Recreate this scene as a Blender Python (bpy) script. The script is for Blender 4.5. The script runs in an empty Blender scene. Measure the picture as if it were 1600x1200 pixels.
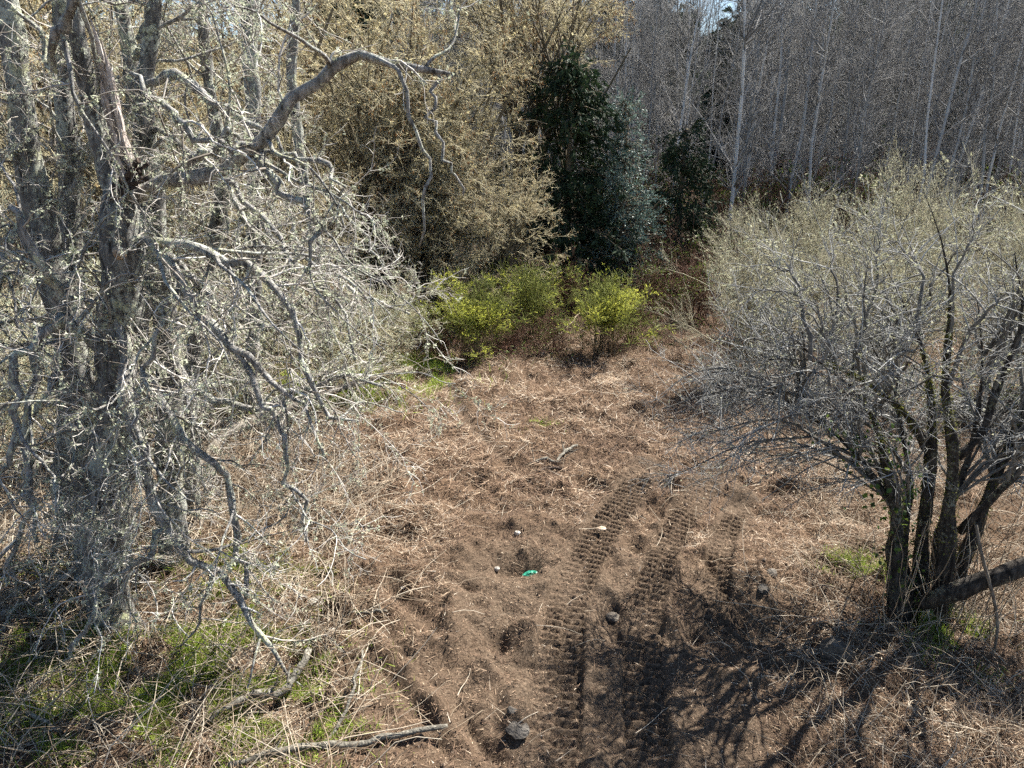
import bpy, math
import numpy as np
from mathutils import Vector

# ------------------------------------------------------------------ camera, sky, sun
scene = bpy.context.scene
col = scene.collection
CAM_H, PITCH, F = 5.0, math.radians(20.0), 1130.0
cam_data = bpy.data.cameras.new("camera")
cam_data.sensor_width = 36.0
cam_data.lens = 36.0 * F / 1600.0
cam_data.clip_start = 0.05
cam_data.clip_end = 1500.0
cam = bpy.data.objects.new("camera", cam_data)
cam.location = (0, 0, CAM_H)
cam.rotation_euler = (math.radians(90) - PITCH, 0, 0)
col.objects.link(cam)
scene.camera = cam

SUN_AZ, SUN_EL = math.radians(46.0), math.radians(50.0)      # azimuth measured from +Y towards +X
world = bpy.data.worlds.new("World")
scene.world = world
world.use_nodes = True
wn = world.node_tree
sky = wn.nodes.new("ShaderNodeTexSky")
sky.sky_type = 'NISHITA'
sky.sun_disc = False
sky.sun_elevation = SUN_EL
sky.sun_rotation = SUN_AZ
sky.air_density = 1.0
sky.dust_density = 0.4
sky.ozone_density = 2.5
bgn = wn.nodes["Background"]
bgn.inputs["Strength"].default_value = 0.053
wn.links.new(sky.outputs[0], bgn.inputs["Color"])

sun_data = bpy.data.lights.new("sun", 'SUN')
sun_data.energy = 5.0
sun_data.angle = math.radians(0.5)
sun_data.color = (1.0, 0.955, 0.875)
sun = bpy.data.objects.new("sun", sun_data)
SUN_DIR = Vector((math.sin(SUN_AZ) * math.cos(SUN_EL), math.cos(SUN_AZ) * math.cos(SUN_EL), math.sin(SUN_EL)))
sun.rotation_euler = (-SUN_DIR).to_track_quat('-Z', 'Y').to_euler()
sun.location = SUN_DIR * 60
col.objects.link(sun)

scene.view_settings.view_transform = 'Standard'
scene.view_settings.look = 'None'
scene.view_settings.gamma = 1.0
scene.view_settings.exposure = 1.7
scene.view_settings.use_curve_mapping = False
scene.cycles.max_bounces = 3
scene.cycles.diffuse_bounces = 1
scene.cycles.glossy_bounces = 2
scene.cycles.use_denoising = False
scene.cycles.adaptive_threshold = 0.03

rng = np.random.default_rng(11)
CP, SP = math.cos(PITCH), math.sin(PITCH)


def at(px, py, Y):
    """world point seen at photo pixel (px, py) standing Y metres ahead of the camera"""
    u = (600.0 - py) / F
    t = Y / (CP + u * SP)
    return np.array([(px - 800.0) / F * t, Y, CAM_H + t * (-SP + u * CP)])


def mpp(px, py, Y):
    return Y / (CP + (600.0 - py) / F * SP) / F


def gxy(px, py):
    u = (600.0 - py) / F
    t = CAM_H / (SP - u * CP)
    return (px - 800.0) / F * t, t * (CP + u * SP)


# ------------------------------------------------------------------ noise and ground height
TAB = np.random.default_rng(3).random((256, 256))


def vn(x, y, s, o=0):
    x = np.asarray(x, float) / s + 37.7 * o + 512.3
    y = np.asarray(y, float) / s + 91.3 * o + 512.7
    xi = np.floor(x).astype(int); yi = np.floor(y).astype(int)
    fx = x - xi; fy = y - yi
    fx = fx * fx * (3 - 2 * fx); fy = fy * fy * (3 - 2 * fy)
    a = TAB[xi & 255, yi & 255]; b = TAB[(xi + 1) & 255, yi & 255]
    c = TAB[xi & 255, (yi + 1) & 255]; d = TAB[(xi + 1) & 255, (yi + 1) & 255]
    return a + (b - a) * fx + (c - a) * fy + (a - b - c + d) * fx * fy


def sstep(a, b, x):
    t = np.clip((np.asarray(x, float) - a) / (b - a), 0, 1)
    return t * t * (3 - 2 * t)


def poly_dist(x, y, pts):
    """distance, arc length and signed side of points to a ground polyline"""
    best = np.full(x.shape, 1e9); arc = np.zeros(x.shape); side = np.zeros(x.shape)
    acc = 0.0
    for (ax, ay), (bx, by) in zip(pts[:-1], pts[1:]):
        dx, dy = bx - ax, by - ay
        L = math.hypot(dx, dy)
        t = np.clip(((x - ax) * dx + (y - ay) * dy) / (L * L), 0, 1)
        ex, ey = x - (ax + t * dx), y - (ay + t * dy)
        d = np.hypot(ex, ey)
        m = d < best
        best[m] = d[m]; arc[m] = (acc + t * L)[m]
        side[m] = ((ex * dy - ey * dx) / L)[m]
        acc += L
    return best, arc, side


def cr(pts, P):
    """Catmull-Rom resample of a list of points to P points"""
    p = np.asarray(pts, float)
    if len(p) == 2:
        return p[0] + (p[1] - p[0]) * np.linspace(0, 1, P)[:, None]
    seg = np.r_[0, np.cumsum(np.linalg.norm(np.diff(p[:, :3] if p.shape[1] > 2 else p, axis=0), axis=1) + 1e-6)]
    tan = np.empty_like(p)
    tan[1:-1] = (p[2:] - p[:-2]) / (seg[2:] - seg[:-2])[:, None]
    tan[0] = (p[1] - p[0]) / (seg[1] - seg[0]); tan[-1] = (p[-1] - p[-2]) / (seg[-1] - seg[-2])
    s = np.linspace(0, seg[-1], P)
    i = np.clip(np.searchsorted(seg, s, side='right') - 1, 0, len(p) - 2)
    h = seg[i + 1] - seg[i]; t = ((s - seg[i]) / h)[:, None]; h = h[:, None]
    t2, t3 = t * t, t * t * t
    return (2*t3-3*t2+1)*p[i] + (t3-2*t2+t)*h*tan[i] + (-2*t3+3*t2)*p[i+1] + (t3-t2)*h*tan[i+1]


TRACKS = [  # photo pixels along each crawler track and its width in metres
    ([(850, 1330), (860, 1200), (868, 1100), (876, 1000), (890, 930), (918, 870), (952, 815), (985, 770), (1010, 735)], 0.44),
    ([(1020, 1330), (1012, 1200), (1005, 1080), (1005, 1000), (1015, 930), (1035, 870), (1060, 820), (1095, 770), (1120, 740)], 0.36),
    ([(1130, 1040), (1122, 980), (1119, 930), (1124, 870), (1140, 820), (1165, 770)], 0.28),
]
TRACKS = [([tuple(q) for q in cr([gxy(*p) for p in pts], 26)], w) for pts, w in TRACKS]
RUTS = [([(545, 930), (600, 990), (660, 1060), (720, 1120), (770, 1190)], .07, .07),
        ([(612, 905), (640, 945), (668, 975)], .09, .09),
        ([(690, 960), (740, 1010), (790, 1060)], .05, .04),
        ([(500, 940), (560, 1010), (640, 1100), (700, 1180)], .06, .05),
        ([(700, 600), (745, 680), (790, 720)], .10, .06),
        ([(1105, 880), (1145, 940), (1165, 985)], .07, .06)]
RUTS = [([gxy(*p) for p in pts], w, d) for pts, w, d in RUTS]
HOLES = [(960, 945, .11, .10), (690, 900, .22, .08), (655, 745, .3, .07), (1210, 880, .2, .09), (845, 745, .3, .08), (560, 720, .35, .10), (1180, 800, .25, .06)]
HUMPS = [(800, 583, .55, .22), (1080, 760, .35, .12), (930, 745, .45, .10), (700, 850, .3, .06), (1180, 920, .3, .12), (880, 720, .3, .06),
         (740, 620, .5, .06), (1170, 860, .35, .10), (650, 690, .4, .06), (980, 600, .7, .08)]


def clear_mask(x, y):
    """1 in the scraped clearing, 0 under the trees"""
    n = 1.4 * (vn(x, y, 1.6, 5) - .5)
    left = -2.4 - 0.02 * (y - 8) + n
    left = np.where(y < 7, -1.5 - 0.25 * (7 - y) * 0 + n * .6, left)
    right = 3.0 + 0.25 * (y - 6) + n
    return sstep(-.5, .6, x - left) * sstep(-.5, .6, right - x) * sstep(19.5, 17.0, y + n)


def ground(x, y, fine=True):
    x = np.asarray(x, float); y = np.asarray(y, float)
    near = sstep(60, 25, y) * sstep(40, 20, np.abs(x))
    z = .22 * (vn(x, y, 5.5, 1) - .5) + .13 * (vn(x, y, 1.5, 2) - .5)
    z = z + near * (.11 * (vn(x, y, .5, 3) - .5) + .085 * (vn(x, y, .2, 4) - .5) + .05 * (vn(x, y, .085, 6) - .5))
    cl = near * ((vn(x, y, .33, 8)) ** 4 * .16 - (vn(x, y, .4, 10)) ** 6 * .18)
    z = z + cl
    for px, py, r, d in HOLES:
        hx, hy = gxy(px, py)
        z = z - .75 * d * np.exp(-(((x - hx) / r) ** 2 + ((y - hy) / (r * .8)) ** 2)) * (2.0 * vn(x, y, .12, 19))
    for px, py, r, d in HUMPS:
        hx, hy = gxy(px, py)
        z = z + d * np.exp(-(((x - hx) / r) ** 2 + ((y - hy) / (r * .9)) ** 2))
    z = z + sstep(5, 16, -x) * sstep(7, 20, y) * 1.3
    z = z + 17.0 * sstep(60, 150, y) + 3.0 * sstep(30, 90, np.abs(x)) * sstep(20, 60, y)
    return z


def track_layer(x, y, z):
    """press tracks and ruts into the ground; returns new z and bare-soil mask"""
    soil = np.zeros(x.shape)
    box = (x > -4) & (x < 6) & (y > 3) & (y < 17)
    xx, yy, zz = x[box], y[box], z[box]
    sm = .22 * (vn(xx, yy, 5.5, 1) - .5) + .10 * (vn(xx, yy, 1.5, 2) - .5)
    so = np.zeros(xx.shape)
    for pts, w in TRACKS:
        d, s, sd = poly_dist(xx, yy, pts)
        m = sstep(w * .62, w * .46, d) * sstep(.05, .7, s) * sstep(.05, .7, sum(math.dist(a_, b_) for a_, b_ in zip(pts[:-1], pts[1:])) - s)
        nl_ = 2
        lane = np.floor((sd / w + .5) * nl_)
        ph = s / .108 + lane * .5 + .5 * vn(xx, yy, .45, 9)
        bar = np.clip(2.2 * np.cos(2 * math.pi * ph), -1, 1)
        gapm = sstep(.0, .07, np.abs((sd / w + .5) * nl_ - np.round((sd / w + .5) * nl_)))
        wear = .3 + .7 * sstep(.2, .6, vn(xx, yy, .5, 12))
        tz = sm - .035 + (.031 * bar * wear) * (.35 + .65 * gapm) + .014 * (vn(xx, yy, .13, 13) - .5)
        zz = zz * (1 - m) + tz * m
        rim = np.exp(-((d - w * .62) / .05) ** 2) * .035 * vn(xx, yy, .2, 14)
        zz = zz + rim
        so = np.maximum(so, sstep(w * 1.0, w * .5, d + .35 * w * (vn(xx, yy, .22, 17) - .5)) * (.85 + .2 * vn(xx, yy, .5, 18)))
    for pts, w, dep in RUTS:
        d, s, sd = poly_dist(xx, yy, pts)
        q = .35 + .9 * vn(s, s * 0, .35, 15)
        zz = zz - dep * q * np.exp(-(d / w) ** 2) + dep * .5 * q * np.exp(-((sd - w * 2) / w) ** 2) * sstep(w * 6, w * 4, d)
        so = np.maximum(so, .8 * np.exp(-(d / .16) ** 2))
    z = z.copy(); z[box] = zz; soil[box] = so
    gx, gy = gxy(930, 1040)
    patch = np.exp(-((((x - gx) / 2.3) ** 2 + ((y - gy) / 2.9) ** 2)) ** 2) * 1.0
    gx, gy = gxy(640, 1080)
    patch = np.maximum(patch, np.exp(-(((x - gx) / .9) ** 2 + ((y - gy) / 1.2) ** 2)) * .8)
    patch = patch * (.55 + .7 * vn(x, y, .7, 16) + .3 * (vn(x, y, .2, 20) - .3))
    return z, np.clip(np.maximum(soil, patch), 0, 1)


def gz(x, y):
    return float(ground(np.array([x]), np.array([y]))[0])


def G(px, py, lift=0.0):
    x, y = gxy(px, py)
    return np.array([x, y, gz(x, y) + lift])


# ------------------------------------------------------------------ mesh collecting
class Acc:
    def __init__(self):
        self.v, self.q, self.t, self.a, self.n = [], [], [], [], 0

    def add(self, v, quads=None, tris=None, tint=None):
        v = np.asarray(v, float).reshape(-1, 3)
        if quads is not None and len(quads): self.q.append(np.asarray(quads).reshape(-1, 4) + self.n)
        if tris is not None and len(tris): self.t.append(np.asarray(tris).reshape(-1, 3) + self.n)
        self.v.append(v)
        self.a.append(np.full(len(v), .5) if tint is None else np.broadcast_to(np.asarray(tint, float).ravel(), (len(v),)))
        self.n += len(v)
        return self

    def mesh(self, name, mat, off=(0, 0, 0), smooth=True):
        v = np.concatenate(self.v) - np.asarray(off)
        q = np.concatenate(self.q) if self.q else np.zeros((0, 4), int)
        t = np.concatenate(self.t) if self.t else np.zeros((0, 3), int)
        me = bpy.data.meshes.new(name)
        me.vertices.add(len(v)); me.vertices.foreach_set("co", v.astype(np.float32).ravel())
        me.loops.add(q.size + t.size)
        me.loops.foreach_set("vertex_index", np.r_[q.ravel(), t.ravel()].astype(np.int32))
        me.polygons.add(len(q) + len(t))
        tot = np.r_[np.full(len(q), 4), np.full(len(t), 3)].astype(np.int32)
        me.polygons.foreach_set("loop_start", np.r_[0, np.cumsum(tot)[:-1]].astype(np.int32))
        me.polygons.foreach_set("loop_total", tot)
        me.polygons.foreach_set("use_smooth", np.full(len(tot), smooth))
        at_ = me.attributes.new("tint", 'FLOAT', 'POINT')
        at_.data.foreach_set("value", np.concatenate(self.a).astype(np.float32))
        me.materials.append(mat)
        me.update(calc_edges=True)
        return me


def link(name, data, parent=None):
    o = bpy.data.objects.new(name, data)
    col.objects.link(o)
    if parent is not None: o.parent = parent
    return o


def tag(o, label=None, category=None, group=None, kind=None):
    if label: o["label"] = label
    if category: o["category"] = category
    if group: o["group"] = group
    if kind: o["kind"] = kind
    return o


def root(name, loc, label, category, group=None):
    o = link(name, None)
    o.location = tuple(float(c) for c in loc)
    o.empty_display_size = .2
    return tag(o, label, category, group)


def part(name, acc, mat, parent, smooth=True, kind=None, label=None):
    top = parent
    while top.parent is not None: top = top.parent
    o = link(name, acc.mesh(name, mat, tuple(top.location), smooth), parent)
    return tag(o, label, None, None, kind)


def copy_thing(src, loc, rz, sc, label=None, group=None):
    r = src.copy(); col.objects.link(r)
    r.location = tuple(loc); r.rotation_euler = (0, 0, rz)
    r.scale = (sc, sc, sc) if np.isscalar(sc) else sc
    if label: r["label"] = label
    if group: r["group"] = group
    for ch in src.children:
        c = ch.copy(); col.objects.link(c); c.parent = r
        for g in ch.children:
            d = g.copy(); col.objects.link(d); d.parent = c
    return r


# ------------------------------------------------------------------ tubes and branching
def unit(v):
    return v / (np.linalg.norm(v, axis=-1, keepdims=True) + 1e-9)


def tubes(acc, polys, radii, sides=3, tint=None, cap=False, rough=0.0, seed=0):
    polys = np.asarray(polys, float); radii = np.asarray(radii, float)
    if polys.ndim == 2: polys, radii = polys[None], radii[None]
    N, P, _ = polys.shape
    if N == 0: return
    tan = unit(np.gradient(polys, axis=1))
    main = unit(polys[:, -1] - polys[:, 0])
    ref = np.where(np.abs(main[:, 2:3]) > .8, np.array([[1., .2, .1]]), np.array([[.1, .15, 1.]]))[:, None, :]
    u = unit(np.cross(tan, ref)); w = np.cross(tan, u)
    ang = np.arange(sides) / sides * 2 * math.pi
    rr = radii[:, :, None]
    if rough:
        rr = rr * (1 + rough * (np.random.default_rng(seed).random((N, P, sides)) - .5))
    v = polys[:, :, None, :] + rr[..., None] * (np.cos(ang)[None, None, :, None] * u[:, :, None, :] + np.sin(ang)[None, None, :, None] * w[:, :, None, :])
    idx = np.arange(N * P * sides).reshape(N, P, sides)
    a = idx[:, :-1]; b = idx[:, 1:]
    q = np.stack([a, np.roll(a, -1, 2), np.roll(b, -1, 2), b], -1).reshape(-1, 4)
    if tint is None: tint = rng.random(N)
    tv = np.repeat(np.broadcast_to(np.asarray(tint, float), (N,)), P * sides)
    tris = None; vv = v.reshape(-1, 3)
    if cap:
        c = np.concatenate([polys[:, 0], polys[:, -1]]); n0 = len(vv)
        vv = np.concatenate([vv, c]); tv = np.r_[tv, np.full(2 * N, .95)]
        f0 = np.stack([np.roll(idx[:, 0], -1, 1), idx[:, 0], np.broadcast_to((n0 + np.arange(N))[:, None], (N, sides))], -1)
        f1 = np.stack([idx[:, -1], np.roll(idx[:, -1], -1, 1), np.broadcast_to((n0 + N + np.arange(N))[:, None], (N, sides))], -1)
        tris = np.concatenate([f0.reshape(-1, 3), f1.reshape(-1, 3)])
    acc.add(vv, q, tris, tv)


def limb(pts, P=16, wob=.0):
    """traced (px,py,Y,rpx) -> world polyline and radii"""
    w = np.array([np.r_[at(a, b, y), r * mpp(a, b, y)] for a, b, y, r in pts])
    c = cr(w, P)
    if wob:
        n = rng.normal(0, 1, (P, 3)); n[0] = 0
        c[:, :3] += np.cumsum(n, 0) * wob / math.sqrt(P)
    return c[:, :3], np.maximum(c[:, 3], .002)


def sample(polys, radii, n, t0=.1, t1=1.0, weight=None):
    N, P, _ = polys.shape
    L = np.linalg.norm(np.diff(polys, axis=1), axis=2).sum(1)
    wgt = L if weight is None else weight
    i = rng.choice(N, n, p=wgt / wgt.sum())
    t = rng.uniform(t0, t1, n) * (P - 1)
    k = np.minimum(t.astype(int), P - 2); f = (t - k)[:, None]
    p = polys[i, k] * (1 - f) + polys[i, k + 1] * f
    return p, unit(polys[i, k + 1] - polys[i, k]), radii[i, k], t / (P - 1)


def sprout(polys, radii, n, length, angle, P=5, droop=0., wob=.25, t0=.15, t1=1., rr=.6, rmax=1., rmin=.0015, taper=.35, up=0., bias=None):
    p, tan, r, t = sample(polys, radii, n, t0, t1)
    perp = unit(np.cross(tan, unit(rng.normal(0, 1, (n, 3)))))
    a = np.radians(rng.uniform(angle[0], angle[1], n))[:, None]
    d = unit(np.cos(a) * tan + np.sin(a) * perp + np.array([0, 0, up]) + (0 if bias is None else np.asarray(bias)))
    L = rng.uniform(length[0], length[1], n) * (1 - .45 * t)
    out = np.empty((n, P, 3)); out[:, 0] = p
    st = (L / (P - 1))[:, None]
    for k in range(1, P):
        out[:, k] = out[:, k - 1] + d * st
        d = unit(d + rng.normal(0, wob, (n, 3)) + np.array([0, 0, -droop]))
    r0 = np.clip(r * rr, rmin, rmax)
    rad = r0[:, None] * np.linspace(1, taper, P)[None]
    return out, np.maximum(rad, rmin * .6)


def tufts(acc, polys, radii, n, m, size, spread, t0=.0, t1=1., tint=(0, 1), stretch=1.0, hang=0.):
    """small ragged lichen, bud or leaf flakes along branches: n clumps of m three-cornered flakes"""
    p, tan, r, t = sample(polys, radii, n, t0, t1)
    c = np.repeat(p, m, 0) + rng.normal(0, spread, (n * m, 3)) + unit(rng.normal(0, 1, (n * m, 3))) * np.repeat(r, m)[:, None]
    c[:, 2] -= np.abs(rng.normal(0, hang, n * m)) if hang else 0
    flakes(acc, c, size, np.repeat(rng.uniform(tint[0], tint[1], n), m), stretch)


def flakes(acc, c, size, tint, stretch=1.0, dirs=None):
    k = len(c)
    a = unit(rng.normal(0, 1, (k, 3)) if dirs is None else dirs)
    b = unit(np.cross(a, rng.normal(0, 1, (k, 3))))
    s = rng.uniform(size[0], size[1], k)[:, None]
    v = np.stack([c + a * s * stretch, c - a * s * .5 * stretch + b * s * .5, c - a * s * .5 * stretch - b * s * .5], 1)
    acc.add(v.reshape(-1, 3), None, np.arange(3 * k).reshape(-1, 3), np.repeat(np.clip(tint, 0, 1), 3))


def leaves(acc, c, length, width, tint, dirs=None):
    """four-cornered pointed leaves, folded along the midrib"""
    k = len(c)
    a = unit(rng.normal(0, 1, (k, 3)) if dirs is None else dirs)
    b = unit(np.cross(a, rng.normal(0, 1, (k, 3))))
    nrm = np.cross(a, b)
    l = rng.uniform(length[0], length[1], k)[:, None]; w = l * width
    v = np.stack([c, c + a * l * .5 + b * w * .5 + nrm * w * .15, c + a * l, c + a * l * .5 - b * w * .5 + nrm * w * .15], 1)
    i = np.arange(k)[:, None] * 4
    acc.add(v.reshape(-1, 3), None, np.concatenate([i + [0, 1, 2], i + [0, 2, 3]]), np.repeat(np.clip(tint, 0, 1), 4))


def spindles(acc, c, d, length, w, tint):
    k = len(c); d = unit(d); u = unit(np.cross(d, rng.normal(0, 1, (k, 3)))); x = np.cross(d, u)
    L = rng.uniform(length[0], length[1], k)[:, None]
    m = c + d * L * .5
    v = np.stack([c, m + u * w, m + (-.5 * u + .87 * x) * w, m + (-.5 * u - .87 * x) * w, c + d * L], 1)
    i = np.arange(k)[:, None] * 5
    t = np.concatenate([i + f for f in ([0, 1, 2], [0, 2, 3], [0, 3, 1], [4, 2, 1], [4, 3, 2], [4, 1, 3])])
    acc.add(v.reshape(-1, 3), None, t, np.repeat(tint, 5))


# ------------------------------------------------------------------ materials
def ramp_mat(name, stops, nscale=8., tintw=.5, rough=.85, bump=0., bscale=40., trans=0., spec=.25, contrast=1.6):
    m = bpy.data.materials.new(name); m.use_nodes = True
    nt = m.node_tree; N, L = nt.nodes, nt.links
    b = N["Principled BSDF"]; b.inputs["Roughness"].default_value = rough
    b.inputs["Specular IOR Level"].default_value = spec
    tc = N.new("ShaderNodeTexCoord")
    no = N.new("ShaderNodeTexNoise"); no.inputs["Scale"].default_value = nscale; no.inputs["Detail"].default_value = 5.
    no.inputs["Roughness"].default_value = .65
    L.new(tc.outputs["Object"], no.inputs["Vector"])
    at_ = N.new("ShaderNodeAttribute"); at_.attribute_name = "tint"
    mx = N.new("ShaderNodeMapRange"); mx.inputs["From Min"].default_value = .5 - .5 / contrast; mx.inputs["From Max"].default_value = .5 + .5 / contrast
    L.new(no.outputs["Fac"], mx.inputs["Value"])
    mul = N.new("ShaderNodeMix"); mul.data_type = 'FLOAT'; mul.inputs[0].default_value = tintw
    L.new(mx.outputs["Result"], mul.inputs[2]); L.new(at_.outputs["Fac"], mul.inputs[3])
    rp = N.new("ShaderNodeValToRGB")
    el = rp.color_ramp.elements
    while len(el) < len(stops): el.new(.5)
    for e, (pos, c) in zip(el, stops):
        e.position = pos; e.color = (*c, 1)
    L.new(mul.outputs[0], rp.inputs["Fac"])
    L.new(rp.outputs["Color"], b.inputs["Base Color"])
    if bump:
        n2 = N.new("ShaderNodeTexNoise"); n2.inputs["Scale"].default_value = bscale; n2.inputs["Detail"].default_value = 4.
        L.new(tc.outputs["Object"], n2.inputs["Vector"])
        bp = N.new("ShaderNodeBump"); bp.inputs["Strength"].default_value = bump; bp.inputs["Distance"].default_value = .02
        L.new(n2.outputs["Fac"], bp.inputs["Height"]); L.new(bp.outputs["Normal"], b.inputs["Normal"])
    if trans:
        tr = N.new("ShaderNodeBsdfTranslucent"); L.new(rp.outputs["Color"], tr.inputs["Color"])
        ms = N.new("ShaderNodeMixShader"); ms.inputs[0].default_value = trans
        L.new(b.outputs[0], ms.inputs[1]); L.new(tr.outputs[0], ms.inputs[2])
        L.new(ms.outputs[0], N["Material Output"].inputs["Surface"])
    return m


def bark_mat(name, dark, mid, light, lichen, amount, spotscale=26., streak=18.):
    """fissured bark: long vertical streaks, with ragged lichen spots and crusts over it"""
    m = bpy.data.materials.new(name); m.use_nodes = True
    nt = m.node_tree; N, L = nt.nodes, nt.links
    b = N["Principled BSDF"]; b.inputs["Roughness"].default_value = .92; b.inputs["Specular IOR Level"].default_value = .2
    tc = N.new("ShaderNodeTexCoord")

    def noise(scale, detail, rough, zs=1.):
        mp = N.new("ShaderNodeMapping"); mp.inputs["Scale"].default_value = (1, 1, zs); L.new(tc.outputs["Object"], mp.inputs[0])
        n = N.new("ShaderNodeTexNoise"); n.inputs["Scale"].default_value = scale; n.inputs["Detail"].default_value = detail; n.inputs["Roughness"].default_value = rough
        L.new(mp.outputs[0], n.inputs["Vector"]); return n

    def ramp(src, stops):
        r = N.new("ShaderNodeValToRGB"); el = r.color_ramp.elements
        while len(el) < len(stops): el.new(.5)
        for e, (p, c) in zip(el, stops): e.position = p; e.color = (*c, 1)
        L.new(src, r.inputs["Fac"]); return r
    st = noise(streak, 6, .7, .22)
    wood = ramp(st.outputs["Fac"], [(.34, dark), (.5, mid), (.66, light)])
    big = noise(3.2, 4, .6); fine = noise(spotscale, 6, .75)
    ad = N.new("ShaderNodeMath"); ad.operation = 'MULTIPLY_ADD'; ad.inputs[1].default_value = .75
    L.new(big.outputs["Fac"], ad.inputs[0]); L.new(fine.outputs["Fac"], ad.inputs[2])
    th = N.new("ShaderNodeMapRange"); th.inputs["From Min"].default_value = .97 - amount * .25; th.inputs["From Max"].default_value = 1.07 - amount * .25
    L.new(ad.outputs[0], th.inputs["Value"])
    hue = ramp(noise(5., 3, .6).outputs["Fac"], [(.35, tuple(.8 * c for c in lichen)), (.5, lichen), (.66, (lichen[0] * 1.15, lichen[1] * 1.12, lichen[2] * .8))])
    mx = N.new("ShaderNodeMix"); mx.data_type = 'RGBA'
    L.new(th.outputs[0], mx.inputs[0]); L.new(wood.outputs[0], mx.inputs[6]); L.new(hue.outputs[0], mx.inputs[7])
    L.new(mx.outputs[2], b.inputs["Base Color"])
    bp = N.new("ShaderNodeBump"); bp.inputs["Strength"].default_value = 1.; bp.inputs["Distance"].default_value = .03
    sm = N.new("ShaderNodeMath"); sm.operation = 'ADD'
    L.new(st.outputs["Fac"], sm.inputs[0]); L.new(fine.outputs["Fac"], sm.inputs[1])
    L.new(sm.outputs[0], bp.inputs["Height"]); L.new(bp.outputs[0], b.inputs["Normal"])
    return m


M = {}
M['bark_lichen'] = bark_mat("lichen_bark", (.032, .029, .026), (.165, .157, .146), (.33, .32, .3), (.48, .5, .43), .36)
M['dead_twig'] = ramp_mat("dead_twig_bark", [(0, (.06, .048, .038)), (.4, (.25, .22, .185)), (.7, (.5, .465, .42)), (1, (.8, .77, .72))], 9, .75, .8)
M['limb_bark'] = bark_mat("limb_bark", (.06, .054, .049), (.29, .278, .26), (.56, .54, .51), (.6, .62, .53), .3, 34, 26)
M['bare_wood'] = ramp_mat("bare_split_wood", [(0, (.16, .12, .095)), (.5, (.45, .38, .33)), (1, (.72, .65, .6))], 22, .3, .7, .6, 50, contrast=2.4)
M['rot_wood'] = ramp_mat("rotten_wood", [(0, (.015, .011, .009)), (.5, (.05, .036, .03)), (1, (.2, .15, .115))], 16, .2, .9, .9, 40, contrast=2.4)
M['lichen'] = ramp_mat("pale_lichen", [(0, (.34, .37, .27)), (.5, (.52, .55, .40)), (1, (.72, .73, .54))], 5, .7, .95, trans=.3)
M['moss'] = ramp_mat("yellow_green_moss", [(0, (.05, .055, .012)), (.5, (.13, .14, .025)), (1, (.27, .25, .05))], 14, .5, .95, trans=.15)
M['catkin_bark'] = ramp_mat("mossy_brown_bark", [(0, (.05, .04, .03)), (.5, (.14, .115, .08)), (1, (.26, .23, .15))], 8, .3, .9, .4, 30)
M['catkin_twig'] = ramp_mat("mossy_tan_twig", [(0, (.2, .165, .10)), (.5, (.46, .4, .26)), (1, (.66, .61, .43))], 4, .7, .9)
M['brightening_moss'] = ramp_mat("golden_brightening_moss", [(0, (.3, .25, .12)), (.5, (.52, .45, .25)), (1, (.7, .64, .42))], 3, .7, .95, trans=.5)  # moss colour kept pale and translucent so the crowns look sunlit
M['catkin'] = ramp_mat("brown_catkin", [(0, (.22, .10, .045)), (.5, (.42, .235, .10)), (1, (.6, .43, .21))], 1.2, .6, .9, trans=.45)
M['alder_bark'] = ramp_mat("pale_alder_bark", [(0, (.16, .16, .158)), (.5, (.42, .42, .415)), (1, (.7, .695, .68))], 2.6, .6, .85, contrast=2.4)
M['alder_twig'] = ramp_mat("grey_alder_twig", [(0, (.11, .105, .10)), (.5, (.225, .218, .21)), (1, (.4, .39, .375))], 1.5, .8, .9)
M['apple_bark'] = bark_mat("dark_apple_bark", (.012, .01, .009), (.05, .043, .037), (.12, .105, .09), (.26, .26, .2), .12, 30, 24)
M['apple_branch'] = ramp_mat("grey_apple_branch", [(0, (.04, .036, .031)), (.5, (.12, .112, .10)), (1, (.27, .26, .23))], 14, .4, .9, contrast=2.2)
M['apple_twig'] = ramp_mat("grey_apple_twig", [(0, (.09, .087, .08)), (.5, (.24, .238, .225)), (1, (.48, .475, .45))], 5, .7, .85)
M['bud'] = ramp_mat("pale_bud", [(0, (.3, .3, .17)), (.5, (.46, .455, .3)), (1, (.64, .63, .44))], 5, .7, .9, trans=.3)
M['pale_twig'] = ramp_mat("pale_shrub_twig", [(0, (.2, .175, .12)), (.5, (.37, .34, .24)), (1, (.52, .49, .36))], 3, .7, .9)
M['broom_leaf'] = ramp_mat("broom_green", [(0, (.12, .12, .03)), (.45, (.31, .36, .05)), (1, (.62, .6, .12))], 3, .85, .8, trans=.5)
M['broom_twig'] = ramp_mat("broom_twig", [(0, (.09, .11, .03)), (.5, (.18, .2, .05)), (1, (.26, .28, .08))], 3, .7, .9)
M['broom_stem'] = ramp_mat("broom_stem", [(0, (.10, .07, .045)), (.5, (.2, .145, .09)), (1, (.28, .24, .13))], 3, .7, .9)
M['cedar_leaf'] = ramp_mat("cedar_green", [(0, (.012, .022, .012)), (.5, (.03, .052, .024)), (1, (.06, .095, .04))], 2, .8, .7, trans=.15)
M['holly_leaf'] = ramp_mat("holly_green", [(0, (.06, .10, .09)), (.5, (.15, .225, .19)), (1, (.3, .4, .34))], 2, .8, .5, spec=.4, trans=.2)
M['weed'] = ramp_mat("weed_green", [(0, (.10, .15, .02)), (.5, (.24, .34, .045)), (1, (.5, .54, .12))], 3, .8, .8, trans=.45)
M['ivy'] = ramp_mat("ivy_green", [(0, (.02, .045, .012)), (.5, (.05, .10, .02)), (1, (.22, .3, .05))], 3, .85, .5, trans=.25)
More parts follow.
